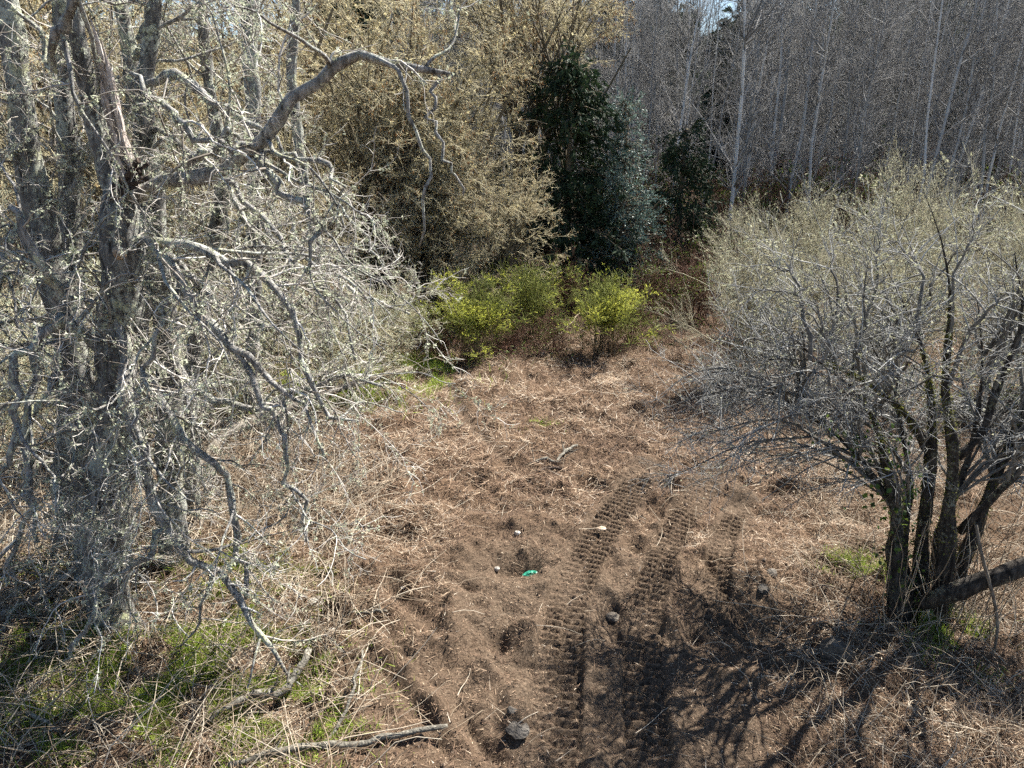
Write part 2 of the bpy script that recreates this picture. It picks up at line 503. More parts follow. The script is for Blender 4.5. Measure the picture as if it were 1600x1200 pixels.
M['straw'] = ramp_mat("dry_straw", [(0, (.04, .026, .018)), (.3, (.13, .08, .053)), (.55, (.27, .18, .118)), (.8, (.47, .36, .25)), (1, (.72, .64, .52))], 2, .9, .85, trans=.1)
M['cane'] = ramp_mat("dead_cane", [(0, (.09, .06, .038)), (.5, (.3, .235, .165)), (1, (.6, .53, .42))], 3, .8, .85)
M['bramble'] = ramp_mat("red_brown_cane", [(0, (.05, .025, .018)), (.5, (.12, .06, .04)), (1, (.22, .14, .09))], 3, .8, .85)
M['log'] = ramp_mat("weathered_log", [(0, (.035, .028, .022)), (.5, (.12, .1, .08)), (1, (.3, .27, .22))], 9, .35, .9, .8, 22, contrast=2.0)
M['grey_log'] = ramp_mat("grey_stick_bark", [(0, (.045, .039, .031)), (.5, (.15, .137, .112)), (1, (.36, .335, .275))], 26, .2, .9, .9, 50, contrast=2.8)
M['pale_wood'] = ramp_mat("pale_wood", [(0, (.09, .06, .04)), (.5, (.27, .2, .14)), (1, (.55, .47, .37))], 24, .2, .8, .6, 50, contrast=2.4)
M['stone'] = ramp_mat("grey_stone", [(0, (.04, .034, .028)), (.5, (.095, .083, .07)), (1, (.17, .152, .13))], 16, .1, .9, 1.0, 40, contrast=2.6)
M['white_scrap'] = ramp_mat("white_scrap", [(0, (.25, .22, .18)), (1, (.62, .59, .53))], 20, .1, .7, contrast=2.2)
M['green_plastic'] = ramp_mat("green_plastic", [(0, (.01, .12, .07)), (1, (.04, .3, .2))], 9, .5, .35, spec=.5)


def ground_mat():
    m = bpy.data.materials.new("ground_earth"); m.use_nodes = True
    nt = m.node_tree; N, L = nt.nodes, nt.links
    b = N["Principled BSDF"]; b.inputs["Roughness"].default_value = .95; b.inputs["Specular IOR Level"].default_value = .1
    tc = N.new("ShaderNodeTexCoord")

    def noise(s, d=6., r=.6):
        n = N.new("ShaderNodeTexNoise"); n.inputs["Scale"].default_value = s; n.inputs["Detail"].default_value = d; n.inputs["Roughness"].default_value = r
        L.new(tc.outputs["Object"], n.inputs["Vector"]); return n

    def ramp(src, stops):
        r = N.new("ShaderNodeValToRGB"); el = r.color_ramp.elements
        while len(el) < len(stops): el.new(.5)
        for e, (p, c) in zip(el, stops): e.position = p; e.color = (*c, 1)
        L.new(src, r.inputs["Fac"]); return r
    soil = ramp(noise(34, 8, .78).outputs["Fac"], [(.32, (.026, .018, .012)), (.5, (.098, .070, .048)), (.62, (.17, .125, .088)), (.74, (.32, .25, .18))])
    duff = ramp(noise(30, 8, .75).outputs["Fac"], [(.3, (.03, .019, .013)), (.47, (.085, .054, .034)), (.6, (.16, .105, .066)), (.75, (.32, .235, .155))])
    at_ = N.new("ShaderNodeAttribute"); at_.attribute_name = "tint"
    mx = N.new("ShaderNodeMix"); mx.data_type = 'RGBA'
    L.new(at_.outputs["Fac"], mx.inputs[0]); L.new(duff.outputs[0], mx.inputs[6]); L.new(soil.outputs[0], mx.inputs[7])
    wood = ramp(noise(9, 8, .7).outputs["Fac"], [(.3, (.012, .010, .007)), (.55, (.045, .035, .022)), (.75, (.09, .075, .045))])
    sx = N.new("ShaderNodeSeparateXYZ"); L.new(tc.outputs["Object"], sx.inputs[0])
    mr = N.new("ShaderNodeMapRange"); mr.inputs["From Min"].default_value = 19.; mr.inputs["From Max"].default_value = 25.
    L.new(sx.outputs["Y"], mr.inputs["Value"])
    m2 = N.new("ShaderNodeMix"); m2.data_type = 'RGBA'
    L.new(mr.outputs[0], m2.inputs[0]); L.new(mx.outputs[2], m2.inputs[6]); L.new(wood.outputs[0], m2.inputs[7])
    L.new(m2.outputs[2], b.inputs["Base Color"])
    bp = N.new("ShaderNodeBump"); bp.inputs["Strength"].default_value = .9; bp.inputs["Distance"].default_value = .03
    L.new(noise(38, 6, .7).outputs["Fac"], bp.inputs["Height"]); L.new(bp.outputs[0], b.inputs["Normal"])
    return m


# ------------------------------------------------------------------ the ground
def axis(lo, f0, f1, hi, step, ratio, cap):
    mid = list(np.arange(f0, f1 + 1e-6, step))
    s, x, up = step, mid[-1], []
    while x < hi: s = min(s * ratio, cap); x += s; up.append(x)
    s, x, dn = step, mid[0], []
    while x > lo: s = min(s * ratio, cap); x -= s; dn.append(x)
    return np.array(dn[::-1] + mid + up)


gxs = axis(-190, -.2, 3.0, 190, .021, 1.035, 8)
gys = axis(-25, 4.2, 9.5, 330, .021, 1.036, 8)
X, Y = np.meshgrid(gxs, gys, indexing='ij')
Z = ground(X, Y)
Z, SOIL = track_layer(X.ravel(), Y.ravel(), Z.ravel())
SOIL = np.maximum(SOIL, .35 * vn(X.ravel(), Y.ravel(), .45, 21) ** 2)
ga = Acc()
ii = np.arange(len(gxs) * len(gys)).reshape(len(gxs), len(gys))
ga.add(np.stack([X.ravel(), Y.ravel(), Z], 1), np.stack([ii[:-1, :-1], ii[1:, :-1], ii[1:, 1:], ii[:-1, 1:]], -1).reshape(-1, 4), None, SOIL)
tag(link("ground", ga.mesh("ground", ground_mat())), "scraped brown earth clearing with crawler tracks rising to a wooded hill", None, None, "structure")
print("ground verts", len(Z))


def scatter(n, x0, x1, y0, y1, dens=None, seed=1):
    r = np.random.default_rng(seed)
    x = r.uniform(x0, x1, n); y = r.uniform(y0, y1, n)
    if dens is not None:
        k = r.random(n) < dens(x, y); x, y = x[k], y[k]
    return x, y


def in_view(x, y, m=80):
    d = y * CP + CAM_H * SP
    px = 800 + F * x / np.maximum(d, .1)
    return (px > -m) & (px < 1600 + m)


def blades(acc, x, y, length, width, tilt, tint, lift=.01, bend=.0):
    n = len(x)
    z = ground(x, y)
    z, so = track_layer(x, y, z)
    az = rng.uniform(0, 2 * math.pi, n); el = np.abs(rng.normal(0, tilt, n))
    d = np.stack([np.cos(az) * np.cos(el), np.sin(az) * np.cos(el), np.sin(el)], 1)
    s = np.stack([-np.sin(az), np.cos(az), np.zeros(n)], 1)
    L = rng.uniform(length[0], length[1], n)[:, None]; w = rng.uniform(width[0], width[1], n)[:, None]
    p = np.stack([x, y, z + rng.uniform(0, lift, n)], 1)
    s = unit(s + rng.normal(0, .5, (n, 3)))
    v = np.stack([p - s * w * .5, p + s * w * .5, p + d * L], 1)
    acc.add(v.reshape(-1, 3), None, np.arange(3 * n).reshape(-1, 3), np.repeat(np.clip(tint, 0, 1), 3))


def litter_density(x, y):
    _, so = track_layer(x, y, np.zeros(x.shape))
    return np.clip(np.clip(1.1 - 1.25 * so, .02, 1) * (.25 + 1.0 * vn(x, y, .6, 30)) * in_view(x, y), .0, 1)


straw = Acc()
for (n, x0, x1, y0, y1, ln, wd, s) in [(150000, -6, 6, 3.6, 9, (.03, .2), (.003, .008), 1), (170000, -9, 11, 9, 18.5, (.06, .34), (.005, .013), 2),
                                     (30000, -14, 20, 18, 34, (.1, .35), (.008, .02), 3)]:
    x, y = scatter(n, x0, x1, y0, y1, litter_density, s)
    tn = .0 + .5 * vn(x, y, .5, 31) + .3 * vn(x, y, 2., 32) + rng.normal(0, .27, len(x)) + .14 * (1 - clear_mask(x, y)) + .13 * sstep(7.5, 10, y) - .05 - .12 * clear_mask(x, y) * sstep(13, 17, y)
    blades(straw, x, y, ln, wd, .3, tn, .045)
# small pale chips in the bare soil
x, y = scatter(110000, -3, 5, 3.6, 11, lambda x, y: in_view(x, y) * (.15 + .85 * vn(x, y, .4, 33)), 7)
blades(straw, x, y, (.012, .06), (.003, .009), .25, .35 + rng.normal(0, .25, len(x)), .015)
tag(link("dry_straw", straw.mesh("dry_straw", M['straw'], smooth=False)), "tan and red-brown chopped straw strewn over the clearing", "straw", None, "stuff")


x, y = scatter(24000, -4, 5.5, 3.6, 13, lambda x, y: in_view(x, y) * clear_mask(x, y) * (vn(x, y, .5, 35) > .45) * .8, 9)
z, so_ = track_layer(x, y, ground(x, y)); k = rng.random(len(x)) > so_ * .9; x, y, z = x[k], y[k], z[k]; n = len(x)
octa = np.array([[1, 0, 0], [0, 1, 0], [-1, 0, 0], [0, -1, 0], [0, 0, 1], [0, 0, -1.]])
cv = octa[None] * (rng.lognormal(-4.5, .5, n).clip(.004, .032)[:, None, None]) * rng.uniform(.6, 1.3, (n, 6, 1)) + rng.normal(0, .002, (n, 6, 3)) + np.stack([x, y, z + .004], 1)[:, None]
of = np.array([[0, 1, 4], [1, 2, 4], [2, 3, 4], [3, 0, 4], [1, 0, 5], [2, 1, 5], [3, 2, 5], [0, 3, 5]])
ca = Acc().add(cv.reshape(-1, 3), None, (np.arange(n)[:, None, None] * 6 + of[None]).reshape(-1, 3), np.repeat(rng.random(n), 6))
M['clod'] = ramp_mat("crumbled_soil", [(0, (.03, .02, .014)), (.6, (.10, .07, .05)), (1, (.26, .2, .15))], 6, .8, .95)
tag(link("soil_clods", ca.mesh("soil_clods", M['clod'], smooth=False)), "crumbled dark soil clods and bits over the scraped clearing", "soil", None, "stuff")


# ------------------------------------------------------------------ far wood of bare alders
def make_alder(h, seed, kind):
    global rng
    rng = np.random.default_rng(seed)
    r = root("alder_tree", (0, 0, 0), "slim pale-barked bare alder in the dense wood behind the clearing", "tree", "bare alders of the far wood")
    nst = 1 + (kind == 2)
    tp, tr = [], []
    for k in range(nst):
        P = 12
        lean = rng.normal(0, .03, 2) + (k * .12, 0)
        zz = np.linspace(-.3, h * rng.uniform(.9, 1), P)
        wv = np.cumsum(rng.normal(0, .06, (P, 2)), 0)
        tp.append(np.c_[lean[0] * zz + wv[:, 0] - wv[0, 0], lean[1] * zz + wv[:, 1] - wv[0, 1], zz])
        tr.append(np.linspace(1, .12, P) ** .9 * rng.uniform(.045, .085))
    tp, tr = np.array(tp), np.array(tr)
    a = Acc(); tubes(a, tp, tr, 7); part("trunk", a, M['alder_bark'], r)
    b = Acc()
    l1, q1 = sprout(tp, tr, 52, (.9, 3.6), (20, 60), 7, -.06, .12, .12, .97, .5, .03, .006, .3)
    l2, q2 = sprout(l1, q1, 280, (.5, 1.6), (20, 60), 5, -.03, .16, .15, 1, .6, .02, .0045, .4)
    l3, q3 = sprout(np.concatenate([l2]), q2, 950, (.3, .9), (20, 60), 4, .0, .2, .1, 1, .6, .01, .0042, .6)
    tubes(b, l1, q1, 4); tubes(b, l2, q2, 3); tubes(b, l3, q3, 3)
    part("crown", b, M['alder_twig'], r)
    return r


alders = [make_alder(17, 100, 0), make_alder(15.0, 101, 1), make_alder(17.5, 102, 2), make_alder(14.0, 103, 0), make_alder(16, 104, 2)]
r2 = np.random.default_rng(5)
spots = []
tries = 0
while len(spots) < 265 and tries < 20000:
    tries += 1
    y = r2.uniform(27, 100) if r2.random() < .55 else r2.uniform(27, 52)
    x = r2.uniform(-.25 * y, .9 * y + 4)
    d = y * CP + CAM_H * SP
    px = 800 + F * x / d
    if px < 640 or px > 1690: continue
    if y < 33 and px < 1120: continue
    if y < 40 and px < 960: continue
    if abs(px - 1112) < 26 and y > 40: continue
    mind = 1.25 if y < 55 else 2.0
    if any((x - a) ** 2 + (y - b) ** 2 < mind ** 2 for a, b in spots): continue
    spots.append((x, y))
for i, (x, y) in enumerate(sorted(spots, key=lambda s: s[1])):
    src = alders[i % 5]
    s = r2.uniform(.78, 1.28)
    if i < 5:
        src.location = (x, y, gz(x, y)); src.rotation_euler = (0, 0, r2.uniform(0, 6.28)); src.scale = (s, s, s)
    else:
        copy_thing(src, (x, y, gz(x, y)), r2.uniform(0, 6.28), s)


# ------------------------------------------------------------------ conifers and holly
def make_cedar(name, h, rad, n1, seed, mat, label, loc, leaf=(.06, .16), dens=60, droopy=.22, cat="tree"):
    global rng
    rng = np.random.default_rng(seed)
    r = root(name, loc, label, cat)
    L0 = np.array(loc)
    zz = np.linspace(-.2, h, 10)
    tp = np.c_[np.cumsum(rng.normal(0, .03, 10)), np.cumsum(rng.normal(0, .03, 10)), zz][None] + L0
    tr = np.linspace(.16, .02, 10)[None]
    a = Acc(); tubes(a, tp, tr, 7); part("trunk", a, M['catkin_bark'], r)
    f = rng.uniform(.03, .98, n1)
    zb = f * h
    ln = rad * (1 - f) ** .65 * rng.uniform(.45, 1.3, n1) + .25
    az = rng.uniform(0, 2 * math.pi, n1)
    P = 7; s = np.linspace(0, 1, P)
    pol = np.empty((n1, P, 3))
    pol[:, :, 0] = L0[0] + np.cos(az)[:, None] * ln[:, None] * s
    pol[:, :, 1] = L0[1] + np.sin(az)[:, None] * ln[:, None] * s
    pol[:, :, 2] = L0[2] + zb[:, None] + ln[:, None] * (.15 * s - droopy * 2.2 * s ** 2 + droopy * .6 * s ** 3)
    pol[:, 1:] += rng.normal(0, .05, (n1, P - 1, 3))
    rad1 = np.linspace(.022, .006, P)[None] * np.ones((n1, 1))
    l2, q2 = sprout(pol, rad1, n1 * 7, (.3, .8), (25, 65), 5, .12, .12, .15, 1, .6, .01, .004, .5)
    b = Acc(); tubes(b, pol, rad1, 4); tubes(b, l2, q2, 3)
    part("branches", b, M['catkin_bark'], r)
    c = Acc()
    n = n1 * dens
    p, tan, _, _ = sample(np.concatenate([l2]), q2, n, .0, 1)
    clump = vn(p[:, 0] * 1.1 + p[:, 2], p[:, 1] + p[:, 2] * .8, .5, 40)
    leaves(c, p + rng.normal(0, .035, (n, 3)), leaf, .42, .15 + .6 * clump + rng.normal(0, .15, n),
           tan + rng.normal(0, .5, (n, 3)) + np.array([0, 0, -.45 if droopy > .15 else .1]))
    part("crown", c, mat, r)
    return r


def base(px, Y):
    x = (px - 800) / F * (Y * CP + CAM_H * SP)
    return (x, Y, gz(x, Y))


make_cedar("cedar_tree", 6.6, 2.5, 200, 210, M['cedar_leaf'], "tall dark cedar in deep shade behind the tan catkin trees", base(882, 21.8), (.09, .22), 110)
make_cedar("holly_tree", 5.6, 1.15, 130, 211, M['holly_leaf'], "glossy blue-green holly column standing beside the dark cedar", base(968, 21.6), (.05, .10), 110, .04)
make_cedar("young_cedar", 4.9, 1.7, 90, 212, M['cedar_leaf'], "short drooping green cedar to the holly's right, below the alders", base(1052, 24.5), (.08, .2), 90)
make_cedar("ridge_conifer", 9, 3.0, 90, 213, M['cedar_leaf'], "dark conifer just right of the sky gap on the ridge", base(1158, 100), (.25, .6), 50)
hc = make_cedar("hill_conifer", 11, 2.6, 100, 214, M['cedar_leaf'], "dark conifer on the hill, glimpsed between the bare alders", (0, 0, 0), (.3, .7), 55)
for k_ in range(7):
    copy_thing(hc, base(1080 + 9 * k_, 112 + 3 * (k_ % 3)), k_ * 1.1, .2 + .05 * (k_ % 3), "small dark conifer on the ridge line inside the sky gap", "small conifers in the sky gap")
hc["group"] = "dark conifers on the hill behind the alders"
r3 = np.random.default_rng(61); first = True
for k in range(130):
    yy = r3.uniform(58, 120); px = 480 + 1250 * (k + r3.random()) / 130
    if abs(px - 1105) < 34 and yy > 66: continue
    bx = base(px, yy); sc = r3.uniform(.9, 1.35)
    if first:
        hc.location = bx; hc.scale = (sc,) * 3; first = False
    else:
        copy_thing(hc, bx, r3.uniform(0, 6.28), sc)


# ------------------------------------------------------------------ tan catkin trees on the left
def make_catkin_tree(seed, h, rx, label, ntw, low=.12):
    global rng
    rng = np.random.default_rng(seed)
    r = root("catkin_tree", (0, 0, 0), label, "tree", "tan catkin trees left of the clearing")
    ns = 5
    P = 9
    tp = []
    for k in range(ns):
        az = rng.uniform(0, 6.28); le = rng.uniform(.05, .32)
        zz = np.linspace(-.2, h * rng.uniform(.6, .85), P)
        cur = np.linspace(0, 1, P) ** 1.5 * le * h
        tp.append(np.c_[np.cos(az) * (cur + .15), np.sin(az) * (cur + .15), zz] + np.r_[np.zeros((1, 3)), np.cumsum(rng.normal(0, .07, (P - 1, 3)), 0)])
    tp = np.array(tp); tr = np.linspace(1, .3, P)[None] * rng.uniform(.07, .12, (ns, 1))
    a = Acc(); tubes(a, tp, tr, 7)
    part("trunk", a, M['catkin_bark'], r)
    nl = 85
    th = rng.uniform(0, 6.28, nl); cz = rng.uniform(-1, 1, nl)
    q = np.sqrt(1 - cz ** 2 * .9) * rng.uniform(.75, 1.08, nl)
    tgt = np.c_[np.cos(th) * q * rx, np.sin(th) * q * rx, h * (low + (1 - low) * (cz * .5 + .5)) * rng.uniform(.9, 1.05, nl)]
    si = rng.integers(0, ns, nl)
    ti = np.clip((tgt[:, 2] / h * .75 * (P - 1) + rng.normal(0, .6, nl)), 1, P - 1).astype(int)
    st = tp[si, ti]
    s = np.linspace(0, 1, 9)[None, :, None]
    D = np.linalg.norm(tgt - st, axis=1)[:, None, None]
    c1 = st[:, None] + (tgt - st)[:, None] * .35 + np.array([0, 0, .28]) * D
    c2 = tgt[:, None] - (tgt - st)[:, None] * .25 + np.array([0, 0, .2]) * D
    l0 = (1 - s) ** 3 * st[:, None] + 3 * (1 - s) ** 2 * s * c1 + 3 * (1 - s) * s ** 2 * c2 + s ** 3 * tgt[:, None]
    l0[:, 1:] += np.cumsum(rng.normal(0, .05, (nl, 8, 3)), 1)
    q0 = np.linspace(.035, .009, 9)[None] * np.ones((nl, 1))
    a = Acc(); tubes(a, l0, q0, 5); part("limbs", a, M['catkin_bark'], r)
    l1, q1 = sprout(l0, q0, 640, (.5, 1.6), (25, 70), 5, .05, .16, .25, 1, .6, .014, .006, .4)
    l2, q2 = sprout(l1, q1, ntw // 3, (.25, .75), (20, 70), 4, .03, .22, .1, 1, .7, .008, .005, .6)
    l3, q3 = sprout(l2, q2, ntw, (.10, .34), (20, 75), 2, .0, .3, .1, 1, .8, .006, .0045, .7)
    b = Acc(); tubes(b, l1, q1, 3); tubes(b, l2, q2, 3); tubes(b, l3, q3, 3)
    crown = part("crown", b, M['catkin_twig'], r)
    c = Acc()
    n = int(ntw * .8)
    p, tan, _, _ = sample(l3, q3, n, .3, 1)
    cl = vn(p[:, 0] + p[:, 2] * .7, p[:, 1] + p[:, 2] * .6, 1.1, 44)
    k = cl > .36; p = p[k]
    spindles(c, p, rng.normal(0, .3, (len(p), 3)) + np.array([0, 0, -1.]), (.05, .13), .008, np.clip(cl[k] + rng.normal(0, .25, len(p)), 0, 1))
    part("catkins", c, M['catkin'], crown, kind="stuff")
    m = Acc()
    tufts(m, l1, q1, 1800, 3, (.02, .05), .02, tint=(.2, 1))
    tufts(m, l2, q2, 3800, 2, (.007, .018), .02, tint=(0, 1), stretch=4.5)
    part("moss", m, M['brightening_moss'], crown, kind="stuff")  # mossy flakes, added over the twigs to brighten the self-shadowed crown
    return r


cat_protos = [None, None, make_catkin_tree(302, 10.5, 3.0, "", 9000, .62)]
cat_protos[:2] = [make_catkin_tree(300, 9.0, 3.2, "", 10000), make_catkin_tree(301, 8.2, 3.4, "", 10000, .06)]
cat_spots = [  # x, y, proto, rot, scale, label
    (-2.3, 20.6, 0, .3, .95, "tan catkin tree overhanging the dark cedar, rightmost of its row"),
    (-3.6, 19.8, 1, 1.9, .95, "tan catkin tree behind the brightest green broom bush"),
    (-7.0, 18.6, 0, 3.1, 1.0, "tan catkin tree behind the tip of the arching dead limb"),
    (-10.6, 17.5, 1, 4.4, 1.05, "tan catkin tree behind the forked dead trunks"),
    (-7.5, 25.0, 0, 2.4, 1.25, "tall tan catkin tree in the second row behind the arching limb"),
    (-12.5, 23.5, 1, .9, 1.25, "tall tan catkin tree in the second row behind the lichen-spotted trunk"),
    (-16.5, 21.0, 0, 1.2, 1.2, "tan catkin tree at the left edge behind the splintered trunk"),
    (0.3, 23.6, 2, 0.7, 1.0, "tall tan catkin tree whose top hangs over the dark cedar"),
    (-2.6, 19.4, 1, 3.6, .75, "mid-height tan catkin tree filling the gap above the broom"),
    (-8.6, 15.2, 0, 1.4, .85, "mid-height tan catkin tree behind the taller lichen shrub"),
    (-.4, 18.6, 1, 2.9, .5, "low sprawling tan catkin tree drooping behind the broom bushes"),
    (-5.3, 15.6, 0, 5.0, .62, "low tan catkin tree above the fallen log"),
]
for i, (x, y, k, rz, s, lab) in enumerate(cat_spots):
    if i < 2 or (k == 2):
        o = cat_protos[k]
        o.location = (x, y, gz(x, y)); o.rotation_euler = (0, 0, rz); o.scale = (s, s, s); o["label"] = lab
    else:
        copy_thing(cat_protos[k], (x, y, gz(x, y)), rz, s, lab)


# ------------------------------------------------------------------ shrubs: generic fountain of stems
def make_fountain(name, seed, label, group, ns, h, spread, mats, n1, n2, flake=None, droop=.05, rad=.012, cat="shrub", stemlow=.0, straight=.1):
    global rng
    rng = np.random.default_rng(seed)
    r = root(name, (0, 0, 0), label, cat, group)
    az = rng.uniform(0, 6.28, ns); el = np.radians(90) - np.abs(rng.normal(0, spread, ns))
    P = 8
    L = rng.uniform(.65, 1.1, ns) * h
    d = np.c_[np.cos(az) * np.cos(el), np.sin(az) * np.cos(el), np.sin(el)]
    pol = np.empty((ns, P, 3)); pol[:, 0] = np.c_[rng.normal(0, .16 * h * .5, (ns, 2)), np.full(ns, -.05)]
    for k in range(1, P):
        pol[:, k] = pol[:, k - 1] + d * (L / (P - 1))[:, None]
        d = unit(d + rng.normal(0, straight, (ns, 3)) + np.array([0, 0, -droop]))
    q = np.linspace(1, .35, P)[None] * rng.uniform(.6, 1.2, (ns, 1)) * rad
    a = Acc(); tubes(a, pol, q, 4); part("stems", a, mats[0], r)
    l1, q1 = sprout(pol, q, n1, (.15 * h, .42 * h), (15, 55), 5, droop * .5, .16, .25 + stemlow, 1, .6, rad * .6, .0035, .45, up=.15)
    l2, q2 = sprout(l1, q1, n2, (.06 * h, .2 * h), (15, 60), 4, 0., .22, .1, 1, .7, rad * .4, .003, .6, up=.1)
    b = Acc(); tubes(b, l1, q1, 3); tubes(b, l2, q2, 3); crown = part("crown", b, mats[1], r)
    if flake:
        n, size, st, mat, nm = flake
        c = Acc()
        p, tan, _, _ = sample(l2, q2, n, .1, 1)
        cl = vn(p[:, 0] + p[:, 2], p[:, 1] + p[:, 2] * .7, .3 * h, 50)
        k = rng.random(n) < (.15 + 1.2 * cl if nm != 'leaves' else 2.6 * (cl - .3))
        p, tan, cl = p[k], tan[k], cl[k]
        flakes(c, p + rng.normal(0, .012, p.shape), size, cl + rng.normal(0, .2, len(p)), st, tan + rng.normal(0, .45, p.shape))
        part(nm, c, mat, crown, kind="stuff")
    return r


def place(src, first, x, y, rz, s, label=None, group=None):
    if first:
        src.location = (x, y, gz(x, y)); src.rotation_euler = (0, 0, rz)
        src.scale = (s, s, s) if np.isscalar(s) else s
        if label: src["label"] = label
        return src
    return copy_thing(src, (x, y, gz(x, y)), rz, s, label, group)


lich = [make_fountain("lichen_shrub", 400 + k, "", "lichen-hung shrubs below the catkin trees", 26, 2.6, .55, (M['catkin_twig'], M['catkin_twig']), 380, 2600,
                      (9000, (.012, .035), 1.1, M['lichen'], "lichen"), .10, .012, straight=.16) for k in range(2)]
lsp = [(-2.7, 15.4, .75, "pale lichen-hung shrub next to the leftmost broom bush"), (-3.6, 13.2, .85, "pale lichen-hung shrub above the far end of the fallen log"),
       (-5.0, 12.6, 1.0, "pale lichen-hung shrub behind the middle of the fallen log"), (-6.2, 10.6, 1.0, "pale lichen-hung shrub behind the near end of the fallen log"),
       (-7.0, 13.2, 1.2, "taller pale lichen-hung shrub under the arching dead limb"),
       (-8.2, 9.4, 1.1, "pale lichen-hung shrub between the standing trunks"), (-7.6, 7.2, .9, "pale lichen-hung shrub at the left edge beside the trunks"),
       (-9.5, 12.0, 1.3, "tall pale lichen-hung shrub behind the leftmost trunk")]
for i, (x, y, s, lab) in enumerate(lsp):
    place(lich[i % 2], i < 2, x, y, i * 1.7, s, lab)

broom = [make_fountain("broom_bush", 420 + k, "", "green broom bushes at the clearing's far edge", 75, 1.6, (.3, .42, .3)[k], (M['broom_stem'], M['broom_twig']), 520, 3000,
                       ((11000, 11000, 2600)[k], (.007, .018), 2.6, M['broom_leaf'], "leaves"), .012, .007, cat="bush", stemlow=.15, straight=.07) for k in range(3)]
for i, (px, yy, s, rz, lab) in enumerate([(738, 15.2, 1.05, 0, "brightest yellow-green broom bush, leftmost of the broom"),
                                          (945, 15.9, 1.05, 2, "green broom bush nearest the dark cedar, rightmost of the broom"),
                                          (832, 16.9, 1.12, 4, "thin broom bush between the two brighter broom bushes")]):
    b = base(px, yy)
    place(broom[i], True, b[0], b[1], rz, (s * (1.25, 1.45, 1.2)[i], s * 1.1, s), lab)

bram = make_fountain("bramble_shrub", 430, "", "dark brambles in shade at the clearing's far end", 50, 1.5, .7, (M['bramble'], M['bramble']), 500, 2200,
                     (2500, (.015, .04), 1., M['ivy'], "leaves"), .09, .008)
for i, (px, yy, s, lab) in enumerate([(1010, 19.5, 1.2, "red-brown bramble just right of the broom"), (1060, 21.5, 1.5, "tall dark bramble under the short cedar"),
                                      (1090, 18.5, 1.2, "red-brown bramble beside the pale shrubs"), (800, 18.6, 1.1, "brown bramble tangle between broom bushes"),
                                      (990, 22.5, 1.5, "tall dark bramble at the holly's foot"), (1130, 21.0, 1.5, "dark bramble behind the pale shrubs' left edge"),
                                      (792, 15.4, .75, "small brown bramble beside the brightest broom"), (865, 15.9, .7, "brown bramble in front of the thin broom"), (690, 15.4, .8, "brown bramble left of the brightest broom"), (985, 16.6, .8, "low red-brown bramble right beside the rightmost broom"), (880, 19.0, 1.1, "brown bramble behind the thin broom")]):
    b = base(px, yy)
    place(bram, i == 0, b[0], b[1], i * 1.3, s, lab)

r4 = np.random.default_rng(71)
for k in range(34):
    b = base(r4.uniform(960, 1640), r4.uniform(24, 48))
    copy_thing(bram, b, r4.uniform(0, 6.28), r4.uniform(1.4, 2.6), "dark leafless thicket at the foot of the far alders", "thickets under the far alders")

pale = [make_fountain("pale_shrub", 440 + k, "", "pale budding shrubs behind the dark multi-stemmed tree", 30, 4.0, .38, (M['pale_twig'], M['pale_twig']), 520, 5200,
                      (9000, (.012, .034), 1.2, M['bud'], "buds"), .035, .018, straight=.10) for k in range(2)]
for i, (x, y, s, lab) in enumerate([(4.9, 13.8, .80, "pale budding shrub nearest the brambles, leftmost of its row"), (7.0, 13.2, .82, "pale budding shrub second from the left of its row"),
                                    (9.2, 12.8, .86, "pale budding shrub third from the left of its row"), (11.2, 13.6, .95, "pale budding shrub at the right edge of the row"),
                                    (6.6, 16.5, .84, "pale budding shrub in the back row, leftmost"), (9.6, 17.0, .95, "pale budding shrub in the back row, middle"),
                                    (13.2, 17.2, 1.05, "pale budding shrub in the back row, rightmost")]):
    place(pale[i % 2], i < 2, x, y, i * 2.1, s, lab)


